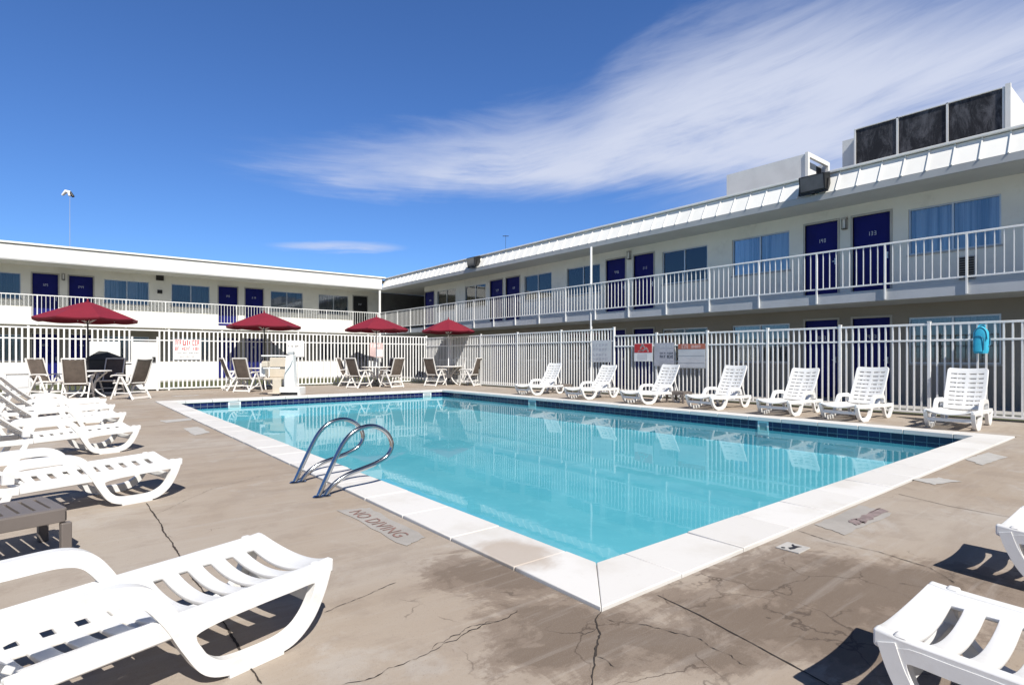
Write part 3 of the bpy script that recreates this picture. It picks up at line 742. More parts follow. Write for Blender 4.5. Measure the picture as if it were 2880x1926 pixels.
mb = MB(); mb.box((L0, 29.89, 4.97), (14.49, 29.975, 5.028)); mb.build('drip_edge', 'trim_gray', fa)
mb = MB(); mb.box((L0, 29.84, 5.622), (14.70, 30.2, 5.70)); mb.build('roof_cap', 'fascia_white', fa, bevel=.008)
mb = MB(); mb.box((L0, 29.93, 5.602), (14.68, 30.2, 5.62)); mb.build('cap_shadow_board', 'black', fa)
mb = MB(); mb.box((L0, 30.21, 5.46), (14.98, 40.1, 5.56)); mb.build('roof_deck', 'roof_top', fa)
posts = [14.3-1.5*k for k in range(0, 19)][::-1]
railing(WL, L0, 14.36, [p for p in posts if p > L0], .135, ZF)
# wall vents and lamps (fixed to the walls)
def wall_box(W, px, py, wd, ht, label, name='wall_vent', cat='vent', group=None):
    a = onT(px, W.wall) if W.axis == 'R' else onS(px, W.wall)
    z = zT(px, py, W.wall) if W.axis == 'R' else zS(px, py, W.wall)
    mb = MB(); W.box(mb, a-wd/2, a+wd/2, .0, .05, z-ht/2, z+ht/2); v = mb.build(name, 'vent_brown', bevel=.006)
    tag(v, label, cat, group); mb = MB()
    for k in range(4): W.box(mb, a-wd*.42, a+wd*.42, .05, .056, z-ht*.4+k*ht*.21, z-ht*.4+k*ht*.21+ht*.1)
    mb.build('louvre', 'dark_metal', v)
wall_box(WL, 366, 636, .32, .26, 'brown louvred vent high on the back wing wall above the small vent')
wall_box(WL, 366, 668, .20, .17, 'small dark vent low on the back wing wall near the balcony rail')
wall_box(WR, 1055, 635, .35, .30, 'dark square vent under the eave at the far end of the right wing')
def wall_lamp(W, px, py, label):
    a = onT(px, W.wall) if W.axis == 'R' else onS(px, W.wall)
    z = zT(px, py, W.wall) if W.axis == 'R' else zS(px, py, W.wall)
    t = thing('wall_lamp', label, 'lamp', W.P(a, 0, z), 0, 'wall lamps between paired doors')
    def bx(mb, a0, a1, d0, d1, z0, z1):
        if W.axis == 'R': return mb.box((-d0, a0, z0), (-d1, a1, z1))
        return mb.box((a0, -d0, z0), (a1, -d1, z1))
    mb = MB(); bx(mb, -.06, .06, 0, .02, -.14, .14); mb.build('backplate', 'frame_beige', t)
    mb = MB(); bx(mb, -.065, .065, .02, .13, .10, .145); mb.build('cap', 'frame_beige', t)
    mb = MB(); bx(mb, -.02, .02, .04, .09, -.11, .10); mb.build('lamp_tube', 'sign_white', t)
    mb = MB()
    for a_ in (-.055, .045): bx(mb, a_, a_+.01, .105, .115, -.14, .10)
    bx(mb, -.06, .06, .02, .12, -.15, -.135); mb.build('cage', 'dark_metal', t)
wall_lamp(WR, 1936, 513, 'pale caged wall lamp between the two nearest upper blue doors on the right')
wall_lamp(WR, 1443, 585, 'small wall lamp between the paired blue doors beside the white support post')
wall_lamp(WL, 145, 634, 'small wall lamp between the two leftmost blue doors of the back wing')
# floodlights on the right roof edge
def flood(s, label):
    t = thing('floodlight', label, 'floodlight', (14.52, s, 5.12), 0, 'floodlights on the sloped roof')
    prof = [(-.16,.02),(-.22,.42),(.10,.50),(.16,.06)]
    mb = MB(); k = .31
    vs = [(x, -k, z) for x, z in prof]+[(x, k, z) for x, z in prof]
    mb.add(vs, [(0,1,2,3),(7,6,5,4),(0,4,5,1),(1,5,6,2),(2,6,7,3),(3,7,4,0)]).build('housing', 'dark_metal', t, bevel=.02)
    mb = MB(); mb.add([(-.168,-.27,.06),(-.168,.27,.06),(-.222,.27,.39),(-.222,-.27,.39)], [(0,1,2,3)]).build('lens', M['glass_dark'], t)
    mb = MB(); mb.box((-.16,-.05,-.02),(.12,.05,.05)); mb.bar((-.12,-.33,.0),(-.06,-.33,.3),.03,.03); mb.bar((-.12,.33,.0),(-.06,.33,.3),.03,.03); mb.box((-.14,-.34,-.02),(-.08,.34,.02))
    mb.build('bracket', 'black', t)
m = simple('glass_dark', (.12, .13, .14), .08, var=.2, vs=3, spec=.8)
flood(6.08, 'large black floodlight on the sloped roof above the nearest blue doors')
flood(20.7, 'black floodlight far along the sloped roof near the corner of the wings')
# roof equipment
t = thing('equipment_screen', 'tall roof enclosure with three black mesh panels and a white end', 'roof enclosure', (0,0,0))
e = [2.72, 3.69, 4.66, 5.58]; ZE = 6.83
for i in range(3):
    MB().box((15.62, e[i]+.03, 5.6), (15.66, e[i+1]-.03, ZE-.03)).build('mesh_panel', 'black_screen', t)
mb = MB()
for y in e: mb.box((15.60, y-.02, 5.55), (15.68, y+.02, ZE))
mb.box((15.60, e[0]+.03, ZE-.02), (15.68, e[-1]-.03, ZE)); mb.build('panel_frame', 'screen_white', t)
mb = MB(); mb.box((15.68, 2.62, 5.55), (19.5, 2.72, ZE+.02)); mb.box((15.58, 2.60, 5.55), (15.66, 2.69, ZE+.04)); mb.build('end_wall', 'screen_white', t)
mb = MB(); mb.box((15.9, 5.60, 5.55), (18.8, 5.98, 6.72)); mb.box((19.42, 2.72, 5.55), (19.5, 5.6, ZE)); mb.box((15.7, 2.73, ZE-.06), (19.4, 5.58, ZE-.02)); mb.build('back_panels', 'screen_white', t)
t = thing('roof_cabinet', 'pale box shaped roof cabinet with an open framed end behind the floodlight', 'roof cabinet')
A0, A1, Z1 = 6.95, 9.3, 6.69
mb = MB(); mb.box((16.0, A0, 5.5), (16.06, A1, Z1)); mb.box((17.3, A0, 5.5), (17.36, A1, Z1)); mb.box((16.06, A1-.06, 5.5), (17.3, A1, Z1)); mb.box((16.06, A0+.3, Z1-.05), (17.3, A1-.06, Z1-.002)); mb.build('casing', 'screen_white', t)
mb = MB(); mb.box((15.97, A0-.08, 5.5), (16.07, A0, Z1+.03)); mb.box((17.27, A0-.08, 5.5), (17.37, A0, Z1+.03)); mb.box((16.07, A0-.08, Z1-.09), (17.27, A0, Z1+.03)); mb.build('end_frame', 'fascia_white', t)
mb = MB(); mb.box((16.06, A0+.1, 5.5), (16.9, A0+.14, Z1-.1)); mb.build('inner_panel', 'screen_white', t)
mb = MB(); mb.box((16.92, A0+.12, 5.5), (17.28, A0+.16, Z1-.1)); mb.build('vent_opening', 'vent_brown', t)
# small mast beyond the right roof and street lamp beyond the back wing
p = deep(1158, 60)
t = thing('antenna', 'tiny antenna mast seen just above the right wing roof', 'antenna', p)
MB().tube([(0,0,0), (0,0,14.1)], .016, 8).build('mast', 'dark_metal', t)
MB().bar((-.25,.2,14.0), (.25,-.2,14.0), .06, .06).build('crossbar', 'dark_metal', t)
p = deep(160, 37)
t = thing('street_lamp', 'tall thin street lamp standing beyond the back wing roof', 'street lamp', p)
MB().tube([(0,0,0), (0,0,6), (0,0,11.75)], [.03,.018,.010], 8).build('pole', 'trim_gray', t, smooth=40)
ax = Vector((CT, -ST, 0))
MB().tube([Vector((0,0,11.7)), Vector((0,0,11.95))-ax*.05, Vector((0,0,12.0))-ax*.25, Vector((0,0,11.75))-ax*.5], [.09,.12,.12,.07], 8).build('lamp_head', 'sign_white', t, smooth=60)
MB().tube([Vector((0,0,11.95))+ax*.02, Vector((0,0,11.65))+ax*.22], [.08,.09], 8).build('sensor_arm', 'dark_metal', t, smooth=60)
# ------------------------------------------------------------------ pool fence
def fence(label, axis, line, a0, a1, zt, zr, posts, step=.117, pw=.027, skip=None):
    t = thing('pool_fence', label, 'fence', (line, 0, 0) if axis == 'R' else (0, line, 0), 0, 'white picket fence runs round the pool')
    def bx(mb, b0, b1, d, z0, z1):
        if axis == 'R': return mb.box((-d, b0, z0), (d, b1, z1))
        return mb.box((b0, -d, z0), (b1, d, z1))
    for z, hh in ((zt, .04), (zr, .035), (.09, .04)):
        mb = MB(); bx(mb, a0, a1, .019, z-hh, z); mb.build('rail', 'white_paint', t, bevel=.004)
    for p in posts:
        mb = MB(); bx(mb, p-.027, p+.027, .027, 0, zt+.02); bx(mb, p-.031, p+.031, .031, zt+.02, zt+.035); mb.build('post', 'white_paint', t, bevel=.005)
    ed = [a0]+[p for p in posts if a0+.05 < p < a1-.05]+[a1]
    for i in range(len(ed)-1):
        mb = MB(); n = max(2, round((ed[i+1]-ed[i])/step)); rj = random.Random(i*7+int(line*10))
        for x in [q+rj.uniform(-.004, .004) for q in lin(ed[i], ed[i+1], n)[1:-1]]:
            if skip and skip[0] < x < skip[1]: continue
            bx(mb, x-pw/2, x+pw/2, pw/2, .06, zt-.01)
        mb.build('picket_panel', 'white_paint', t)
    return t
STEP_S = 10.8
pr = [3.23+1.52*k for k in range(-8, 5)]
fence('white picket fence run on the right, the lower section with the backpack on it', 'R', FT, -9.0, STEP_S-.04, 1.72, 1.42, [p for p in pr if p < STEP_S-.3])
fence('taller white picket fence section behind the far loungers, stepping up to the corner', 'R', FT, STEP_S, FS-.04, 1.93, 1.58, [STEP_S, 13.0, 15.2, 17.4, 19.5])
fa0 = onS(387, FS); g0, g1 = onS(303, FS), onS(360, FS)
fence('long white picket fence across the back behind the red umbrellas', 'L', FS, -9.0, FT+.04, 1.98, 1.66, [-9, -6.5, -4.2, -2.6, onS(65, FS), fa0, 3.2+1.2, 7.0, 9.8, FT], skip=(g0, g1), pw=.042, step=.137)
# solid gate panel in the back fence
t = thing('pool_gate', 'solid white gate panel set into the back fence by the first umbrella', 'gate', (0, FS, 0))
MB().box((g0+.02, -.02, .06), (g1-.02, .02, 1.58)).build('gate_panel', 'white_paint', t, bevel=.006)
mb = MB(); mb.box((g0-.03, -.03, 0), (g0+.02, .03, 1.75)); mb.box((g1-.02, -.03, 0), (g1+.03, .03, 1.75)); mb.build('gate_post', 'white_paint', t)
mb = MB(); mb.box((g1-.14, -.07, .95), (g1-.05, -.02, 1.1)); mb.build('latch', 'dark_metal', t)
# ------------------------------------------------------------------ signs
def sign(name, label, axis, line, px0, px1, py0, py1, mat='sign_white'):
    if axis == 'R': a0, a1 = sorted((onT(px0, line), onT(px1, line))); pm = (px0+px1)/2; z1, z0 = zT(pm, py0, line), zT(pm, py1, line)
    else: a0, a1 = sorted((onS(px0, line), onS(px1, line))); pm = (px0+px1)/2; z1, z0 = zS(pm, py0, line), zS(pm, py1, line)
    c = (a0+a1)/2
    t = thing(name, label, 'sign', (line-.03, c, (z0+z1)/2) if axis == 'R' else (c, line-.03, (z0+z1)/2))
    w_, h_ = a1-a0, z1-z0
    def bx(mb, u0, u1, v0, v1, d0, d1):          # u: 0..1 left to right as seen from the pool, v: 0..1 bottom to top
        if axis == 'R': return mb.box((-d0, (.5-u0)*w_, (v0-.5)*h_), (-d1, (.5-u1)*w_, (v1-.5)*h_))
        return mb.box(((u0-.5)*w_, -d0, (v0-.5)*h_), ((u1-.5)*w_, -d1, (v1-.5)*h_))
    MB_ = MB(); bx(MB_, 0, 1, 0, 1, 0, .006); MB_.build('board', mat, t)
    return t, bx
def glyphs(bx, u0, u1, v0, v1, n, seed, d=.008, space=()):
    rnd = random.Random(seed); mb = MB(); step = (u1-u0)/n
    for k in range(n):
        if k in space: continue
        x = u0+k*step; w_ = step*.7; s = step*.2; hv = (v1-v0)*.18
        bx(mb, x, x+s, v0, v1, .006, d)
        if rnd.random() < .65: bx(mb, x+s, x+w_, v1-hv, v1, .006, d)
        if rnd.random() < .5: bx(mb, x+s, x+w_-s, (v0+v1)/2-hv/2, (v0+v1)/2+hv/2, .006, d)
        if rnd.random() < .5: bx(mb, x+s, x+w_, v0, v0+hv, .006, d)
        if rnd.random() < .55: bx(mb, x+w_-s, x+w_, v0+hv, v1-hv, .006, d)
    return mb
t, bx = sign('warning_sign', 'white sign with red lettering on the back fence between the first two umbrellas', 'L', FS-.01, 398, 458, 777, 823)
glyphs(bx, .05, .29, .70, .97, 3, 1).build('red_lettering', 'sign_red', t)
glyphs(bx, .33, .66, .70, .97, 2, 2).build('red_lettering', 'sign_red', t)
glyphs(bx, .70, .98, .70, .97, 3, 3).build('red_lettering', 'sign_red', t)
glyphs(bx, .04, .98, .45, .62, 11, 4, space=(2, 7)).build('red_lettering', 'sign_red', t)
glyphs(bx, .1, .95, .30, .35, 22, 5, space=(5, 11, 16)).build('black_lettering', 'sign_ink', t)
glyphs(bx, .22, .78, .12, .17, 16, 6, space=(5, 11)).build('black_lettering', 'sign_ink', t)
t, bx = sign('notice_sign', 'plain white notice on the back fence beside the pool lift', 'L', FS-.01, 655, 696, 780, 817)
glyphs(bx, .08, .9, .60, .72, 8, 11, space=(1, 3, 6)).build('black_lettering', 'sign_ink', t)
glyphs(bx, .3, .9, .30, .36, 10, 12, space=(4,)).build('black_lettering', 'sign_gray', t)
t, bx = sign('faded_sign', 'faded pink and white sign on the back fence behind the third umbrella', 'L', FS-.01, 846, 876, 785, 818, 'pink_white')
glyphs(bx, .1, .9, .68, .92, 4, 13).build('white_lettering', 'sign_white', t)
mb = MB(); bx(mb, .45, .98, .05, .55, .006, .008); mb.build('white_panel', 'sign_white', t)
t, bx = sign('rules_sign', 'light gray rules sign with rows of faint marks behind the second far lounger', 'R', FT-.01, 1357, 1402, 779, 829, 'sign_gray')
for k, v in enumerate((.72, .52, .28, .08)): glyphs(bx, .08, .85, v, v+.12, 5, 20+k).build('faint_lettering', 'sign_lilac', t)
t, bx = sign('emblem_sign', 'red sign with a white emblem above a white panel on the right fence', 'R', FT-.01, 1454, 1496, 786, 827)
mb = MB(); bx(mb, .02, .98, .48, .98, .006, .009); mb.build('red_field', 'sign_red', t)
mb = MB()
def em(u0, v0, u1, v1, wd=.05):
    n = 8
    for k in range(n):
        a, b2 = u0+(u1-u0)*k/n, v0+(v1-v0)*k/n
        bx(mb, a-wd/2, a+wd/2, b2-.02, b2+.02+abs(v1-v0)/n, .009, .011)
em(.36, .72, .47, .92); em(.47, .92, .6, .74); em(.25, .56, .42, .62); em(.5, .6, .68, .72); em(.68, .72, .78, .52); em(.42, .62, .5, .56)
mb.build('emblem', 'sign_white', t)
mb = MB()
for k in range(9): bx(mb, .2+.06*k, .225+.06*k, .08, .42, .006, .008)
mb.build('faint_lettering', 'sign_lilac', t)
t, bx = sign('regulation_sign', 'lilac gray sign crowded with rows of small dark lettering on the right fence', 'R', FT-.01, 1500, 1545, 785, 838, 'sign_lilac')
for k, (v, hh, mt) in enumerate(((.80, .12, 'sign_gray'), (.64, .06, 'sign_gray'), (.53, .05, 'sign_ink'), (.35, .12, 'sign_ink'), (.24, .04, 'sign_gray'), (.04, .12, 'trim_gray'))):
    glyphs(bx, .3, .97, v, v+hh, 9, 30+k, space=(4,)).build('lettering', mt, t)
t, bx = sign('notice_sign', 'gray notice sign with an orange red header on the right fence', 'R', FT-.01, 1555, 1617, 787, 842, 'sign_gray')
mb = MB(); bx(mb, .0, 1, .78, 1, .006, .009); mb.build('header', 'sign_orange', t)
glyphs(bx, .14, .45, .80, .96, 3, 41, .012).build('white_lettering', 'pink_white', t); glyphs(bx, .5, .85, .82, .94, 5, 42, .012).build('white_lettering', 'pink_white', t)
mb = MB()
for v in (.5, .2): bx(mb, .02, .98, v, v+.012, .006, .009)
bx(mb, 0, 1, -.02, .03, .006, .012); mb.build('ruled_line', 'trim_gray', t)
# ------------------------------------------------------------------ sun loungers
def make_lounger(alpha=54, label='', loc=(0,0,0), rz=0.0):
    t = thing('sun_lounger', label, 'sun lounger', loc, rz, 'white resin sun loungers round the pool')
    def z0(x):
        k = [(0,.285),(.08,.278),(.35,.270),(.62,.262),(1.0,.248)]
        for (a, b2), (c, d) in zip(k, k[1:]):
            if x <= c: s = (x-a)/(c-a); return b2+(d-b2)*s
        return k[-1][1]
    slots = [.080+.0915*i for i in range(10)]; sw = .036
    us = sorted({0, .012, .03, .05, .985, 1.0, *slots, *[s+sw for s in slots], *[s+sw+.025 for s in slots]})
    us = [u for u in us if u <= 1.0]
    ws = lin(-.248, .248, 16)
    def hole(u, v):
        if abs(v) > .19: return False
        if u > .60 and abs(v) < .035: return False
        return any(s < u < s+sw for s in slots)
    def mp(u, v):
        dip = .050*(1-(v/.25)**2)*(1-.35*max(0, (u-.5)/.5))
        e = .018*max(0, 1-u/.05)**1.5
        x = u-(.030*(1-(v/.25)**2) if u < .03 else 0)*(1-u/.03 if u < .03 else 0)
        return (x, v, z0(u)-dip+e*.2)
    MB().grid(us, ws, hole, mp).build('seat', 'resin', t, smooth=50, solid=.016, bevel=.003, recalc=False)
    for s in (-1, 1):
        y = s*.265
        mb = MB()
        # leg loop that runs on into the arm rest
        pth = smooth_path([(1.06,.27,0),(1.05,.345,0),(1.0,.382,0),(.86,.388,0),(.74,.385,0),(.665,.352,0),(.60,.262,0),(.545,.155,0),(.485,.065,0),(.40,.032,0),(.29,.030,0),(.19,.040,0),(.115,.095,0),(.065,.18,0),(.036,.262,0)], 6)
        n = len(pth); wd = []
        for i, p in enumerate(pth):
            k = i/(n-1); wd.append(.060 if k < .3 else (.060-.012*min(1, (k-.3)/.2)))
        mb.strip([(p.x, p.y) for p in pth], .048, wd, y)
        ring = [(.075,.236),(.19,.238),(.32,.234),(.45,.226),(.535,.208),(.545,.165),(.505,.095),(.44,.048),(.33,.036),(.21,.042),(.125,.088),(.078,.165)]
        k = len(ring); rp = []
        for i in range(k):
            p0, p1, p2, p3 = (Vector((*ring[(i+j) % k], 0)) for j in (-1, 0, 1, 2))
            for j in range(4):
                tt = j/4; rp.append(.5*((2*p1)+(p2-p0)*tt+(2*p0-5*p1+4*p2-p3)*tt*tt+(3*p1-p0-3*p2+p3)*tt**3))
        vs = []; fs = []; k = len(rp)
        for i in range(k):
            tg = (rp[(i+1) % k]-rp[i-1]).normalized(); nn = Vector((-tg.y, tg.x, 0))*.0215
            for q in (rp[i]-nn, rp[i]+nn):
                vs += [(q.x, y-.021, max(.002, q.y)), (q.x, y+.021, max(.002, q.y))]
        for i in range(k):
            a, b2 = 4*i, 4*((i+1) % k)
            fs += [(a, b2, b2+2, a+2), (a+1, a+3, b2+3, b2+1), (a, a+1, b2+1, b2), (a+2, b2+2, b2+3, a+3)]
        mb.add(vs, fs)
        mb.box((.22, y-.026, .0), (.42, y+.026, .014))
        mb.build('side_frame', 'resin', t, smooth=45, bevel=.011, seg=3)
        mb = MB()
        up_ = [(x, z0(x)+.006) for x in lin(.0, 1.0, 14)]
        lo_ = [(x, z0(x)-(.060-(.004*(x-.62)/.38 if x > .62 else 0) if x > .06 else   .045+.015*x/.06)) for x in lin(.0, 1.0, 14)]
        vs = []; fs = []
        for (a, b2) in zip(up_, lo_):
            vs += [(a[0], y-.019, b2[1]), (a[0], y+.019, b2[1]), (a[0], y+.019, a[1]), (a[0], y-.019, a[1])]
        for i in range(14):
            for j in range(4): fs.append((i*4+j, i*4+(j+1) % 4, i*4+4+(j+1) % 4, i*4+4+j))
        fs += [(3,2,1,0), tuple(14*4+j for j in range(4))]
        mb.add(vs, fs)
        mb.box((.052, y-.017, z0(.07)), (.088, y+.017, z0(.07)+.014))
        mb.box((1.0, y-.019, .188), (1.46, y+.019, .246))
        mb.build('side_rail', 'resin', t, smooth=45, bevel=.008, seg=2)
        mb = MB()
        pth = smooth_path([(1.06,.20,0),(1.10,.10,0),(1.15,.035,0),(1.23,.020,0),(1.31,.035,0),(1.37,.11,0),(1.42,.21,0)], 5)
        mb.strip([(p.x, p.y) for p in pth], .046, .048, y); mb.box((1.17, y-.022, 0), (1.29, y+.022, .010))
        mb.build('rear_leg', 'resin', t, smooth=45, bevel=.008)
    for a, b2 in (((.045, -.245, .12), (.075, .245, .17)), ((1.43, -.25, .19), (1.46, .25, .245)), ((.62, -.25, .185), (.65, .25, .21))):
        MB().box(a, b2).build('cross_brace', 'resin', t, bevel=.006)
    # raised back
    ca, sa = math.cos(R(alpha)), math.sin(R(alpha)); LB = .74
    rows = [.07+.080*i for i in range(8)]; rh = .019
    us = sorted({0, .02, LB-.03, LB-.012, LB, *rows, *[r+rh for r in rows]}); us = [u for u in us if u <= LB]
    ws = [-.25,-.235,-.20,-.125,-.112,-.02,-.006,.006,.02,.112,.125,.20,.235,.25]
    def hole(u, v):
        if not any(r < u < r+rh for r in rows) or u > LB-.05: return False
        av = abs(v); return .006 < av < .112 and av > .015 or .125 < av < .20
    def mp(u, v):
        k = max(0, (u-(LB-.045))/.045); w_ = v*(1-.12*k*k)*(.94+.06*min(1, u/.3))
        cz = .035*math.sin(math.pi*min(1, u/LB))-.025*(v/.25)**2+.03*(u/LB)**3
        return (.985+u*ca+cz*sa, w_, .245+u*sa-cz*ca)
    MB().grid(us, ws, hole, mp).build('backrest', 'resin', t, smooth=50, solid=.020, bevel=.003, recalc=False)
    bx_, bz_ = .985+.42*ca, .245+.42*sa
    for y in (-.17, .17): MB().bar((bx_+.05, y, bz_-.03), (bx_+.20, y, .22), .022, .03).build('prop', 'resin', t)
    return t
# right row
right_row = [(2215, 'white lounger under the hanging blue backpack, nearest of the row along the right fence'),
             (1973, 'white lounger between the backpack lounger and the lounger in front of the doors, with a flat small shadow'),
             (1828, 'white lounger in front of the right hand ground floor doors'),
             (1661, 'white lounger just right of the gray sign with an orange header'),
             (1506, 'white lounger below the lilac sign crowded with lettering'),
             (1375, 'white lounger below the light gray rules sign'),
             (1258, 'white lounger farthest away in the row along the right fence')]
right_row[1] = (1973, 'white lounger second from the right in the row along the right fence')
L1 = make_lounger(45, 'big white lounger in the left foreground with its foot end towards the pool', (0,0,0))
rnd = random.Random(12)
def place(src, foot, rz, label): return dup(src, foot, rz, label)
rz_left = math.atan2(-.2455, -.969)
L1.location = c2w(-.945, 2.43); L1.rotation_euler.z = rz_left+R(0)
left_row = [((-2.86, 4.66), 'white lounger beyond the brown slatted side table on the left'),
            ((-4.64, 6.84), 'third white lounger from the foreground in the left row'),
            ((-5.90, 8.42), 'fourth white lounger from the foreground in the left row'),
            ((-7.02, 9.80), 'fifth white lounger from the foreground in the left row'),
            ((-8.10, 11.1), 'farthest white lounger in the left row nearest the patio chairs')]
for (p, lb) in left_row:
    dup(L1, c2w(*p), rz_left+R(rnd.uniform(-3, 3)), lb)
RA = make_lounger(60); RB = make_lounger(55)
RA.scale = RB.scale = (1.08, 1.08, 1.04)
for i, (px, lb) in enumerate(right_row):
    s = onT(px, 11.43)
    rr = [3,-2,2,-1,-4,3,6][i]; src = RA if i in (0, 1, 3, 4, 6) else RB
    if i in (0, 2): src.location = (10.36, s, 0); src.rotation_euler.z = R(rr); src['label'] = lb
    else: dup(src, (10.36, s, 0), R(rr), lb)
dup(L1, (2.18, .63, 0), R(-90), 'white lounger in the bottom right corner casting a striped shadow')
dup(L1, (3.81, .64, 0), R(-91), 'white lounger cut off by the right edge of the photo in the foreground')
# ------------------------------------------------------------------ small side tables
def make_side_table(label, loc, rz):
    t = thing('side_table', label, 'side table', loc, rz, 'brown slatted plastic side tables')
    a = .21; h_ = .268
    us = sorted({-a, a, *[-.165+.066*i for i in range(6)], *[-.165+.066*i+.014 for i in range(6)]}); ws = [-a, -.155, .155, a]
    MB().grid(us, ws, lambda u, v: abs(v) < .155 and any(-.165+.066*i < u < -.151+.066*i for i in range(6)), lambda u, v: (u, v, h_)).build('table_top', 'taupe_plastic', t, solid=.02, bevel=.003, recalc=False)
    mb = MB()
    for s in (-1, 1): mb.box((-a, s*a-.012, h_-.075), (a, s*a+.012, h_-.003)); mb.box((s*a-.012, -a+.0125, h_-.075), (s*a+.012, a-.0125, h_-.003))
    mb.build('apron', 'taupe_plastic', t, bevel=.004)
    for sx in (-1, 1):
        for sy in (-1, 1):
            mb = MB(); mb.box((sx*(a+.002)-.024, sy*(a+.002)-.024, 0), (sx*(a+.002)+.024, sy*(a+.002)+.024, h_-.08)); mb.build('leg', 'taupe_plastic', t, bevel=.005)
    return t
p = c2w(-2.585, 3.30)
d1 = Vector((math.cos(rz_left), math.sin(rz_left), 0)); d2 = Vector((-d1.y, d1.x, 0))
ctr = p+d1*.21-d2*(-.21)*-1
ctr = p+d1*.30
st1_ = make_side_table('brown slatted side table between the two nearest left loungers', (ctr.x, ctr.y, 0), rz_left)
p = at(1556, 921); dup(st1_, (p.x, p.y, 0), R(5), 'brown side table between the loungers under the lilac and orange topped signs')
p = at(1288, 899); dup(st1_, (p.x, p.y, 0), R(-5), 'brown side table between the two farthest right loungers')
# ------------------------------------------------------------------ patio sets
def make_chair(label, loc, rz, group):
    """sling chair, sitter looks along +x"""
    t = thing('patio_chair', label, 'patio chair', loc, rz, group)
    for s in (-1, 1):
        y = s*.27; mb = MB()
        mb.bar((.06, y, .60), (.34, y, 0), .03, .045, up=(1,0,0)); mb.bar((.02, y, .60), (-.34, y, 0), .03, .045, up=(1,0,0)); mb.bar((-.22, y, .17), (.255, y, .17), .022, .03)
        mb.build('leg_frame', 'chair_frame', t, bevel=.005)
        mb = MB(); mb.strip([(p.x, p.y) for p in smooth_path([(.33,.585,0),(.29,.622,0),(.1,.63,0),(-.12,.625,0),(-.24,.60,0)], 4)], .05, .03, y); mb.build('armrest', 'chair_frame', t, smooth=40, bevel=.006)
    mb = MB(); pth = smooth_path([(.30,.425,0),(.2,.435,0),(-.1,.40,0),(-.2,.43,0),(-.27,.60,0),(-.36,.85,0),(-.43,1.06,0)], 5)
    for s in (-1, 1): mb.strip([(p.x, p.y) for p in pth], .026, .034, s*.235)
    mb.bar((-.43,-.235,1.055), (-.43,.235,1.055), .03, .03); mb.bar((.30,-.235,.425), (.30,.235,.425), .03, .03); mb.bar((-.20,-.235,.43), (-.20,.235,.43), .025, .025)
    mb.bar((-.325,-.25,.05), (-.325,.25,.05), .03, .05); mb.bar((-.235,-.25,.20),(-.235,.25,.20),.02,.03)
    mb.build('sling_frame', 'chair_frame', t, smooth=40)
    sl = smooth_path([(.29,.43,0),(.05,.395,0),(-.12,.39,0),(-.19,.43,0)], 5); vs = []; fs = []
    def sheet(path, name):
        vs = []; fs = []
        for p in path:
            for k, y in enumerate(lin(-.222, .222, 6)): vs.append((p.x, y, p.y-.012*(1-(y/.222)**2)))
        for i in range(len(path)-1):
            for k in range(6): fs.append((i*7+k, i*7+k+1, i*7+k+8, i*7+k+7))
        MB().add(vs, fs).build(name, 'sling', t, smooth=60, solid=.006, recalc=False)
    sheet(sl, 'seat_sling'); sheet(smooth_path([(-.20,.45,0),(-.27,.60,0),(-.36,.85,0),(-.425,1.04,0)], 5), 'back_sling')
    return t
def make_table(label, loc, rz, group):
    t = thing('patio_table', label, 'patio table', loc, rz, group)
    MB().lathe([(.0,.70),(.50,.70),(.535,.708),(.54,.722),(.53,.735),(.0,.738)], 40).build('table_top', 'chair_frame', t, smooth=40)
    for k in range(4):
        a = R(45+90*k); c, s = math.cos(a), math.sin(a)
        pts = smooth_path([(.46*c,.46*s,.695),(.30*c,.30*s,.55),(.14*c,.14*s,.36),(.22*c,.22*s,.16),(.43*c,.43*s,.012)], 5)
        MB().tube(pts, .021, 8).build('leg', 'chair_frame', t, smooth=60)
    mb = MB(); mb.tube([(.14*math.cos(6.2832*k/20), .14*math.sin(6.2832*k/20), .36) for k in range(20)], .014, 6, True); mb.build('ring', 'chair_frame', t, smooth=60)
    return t
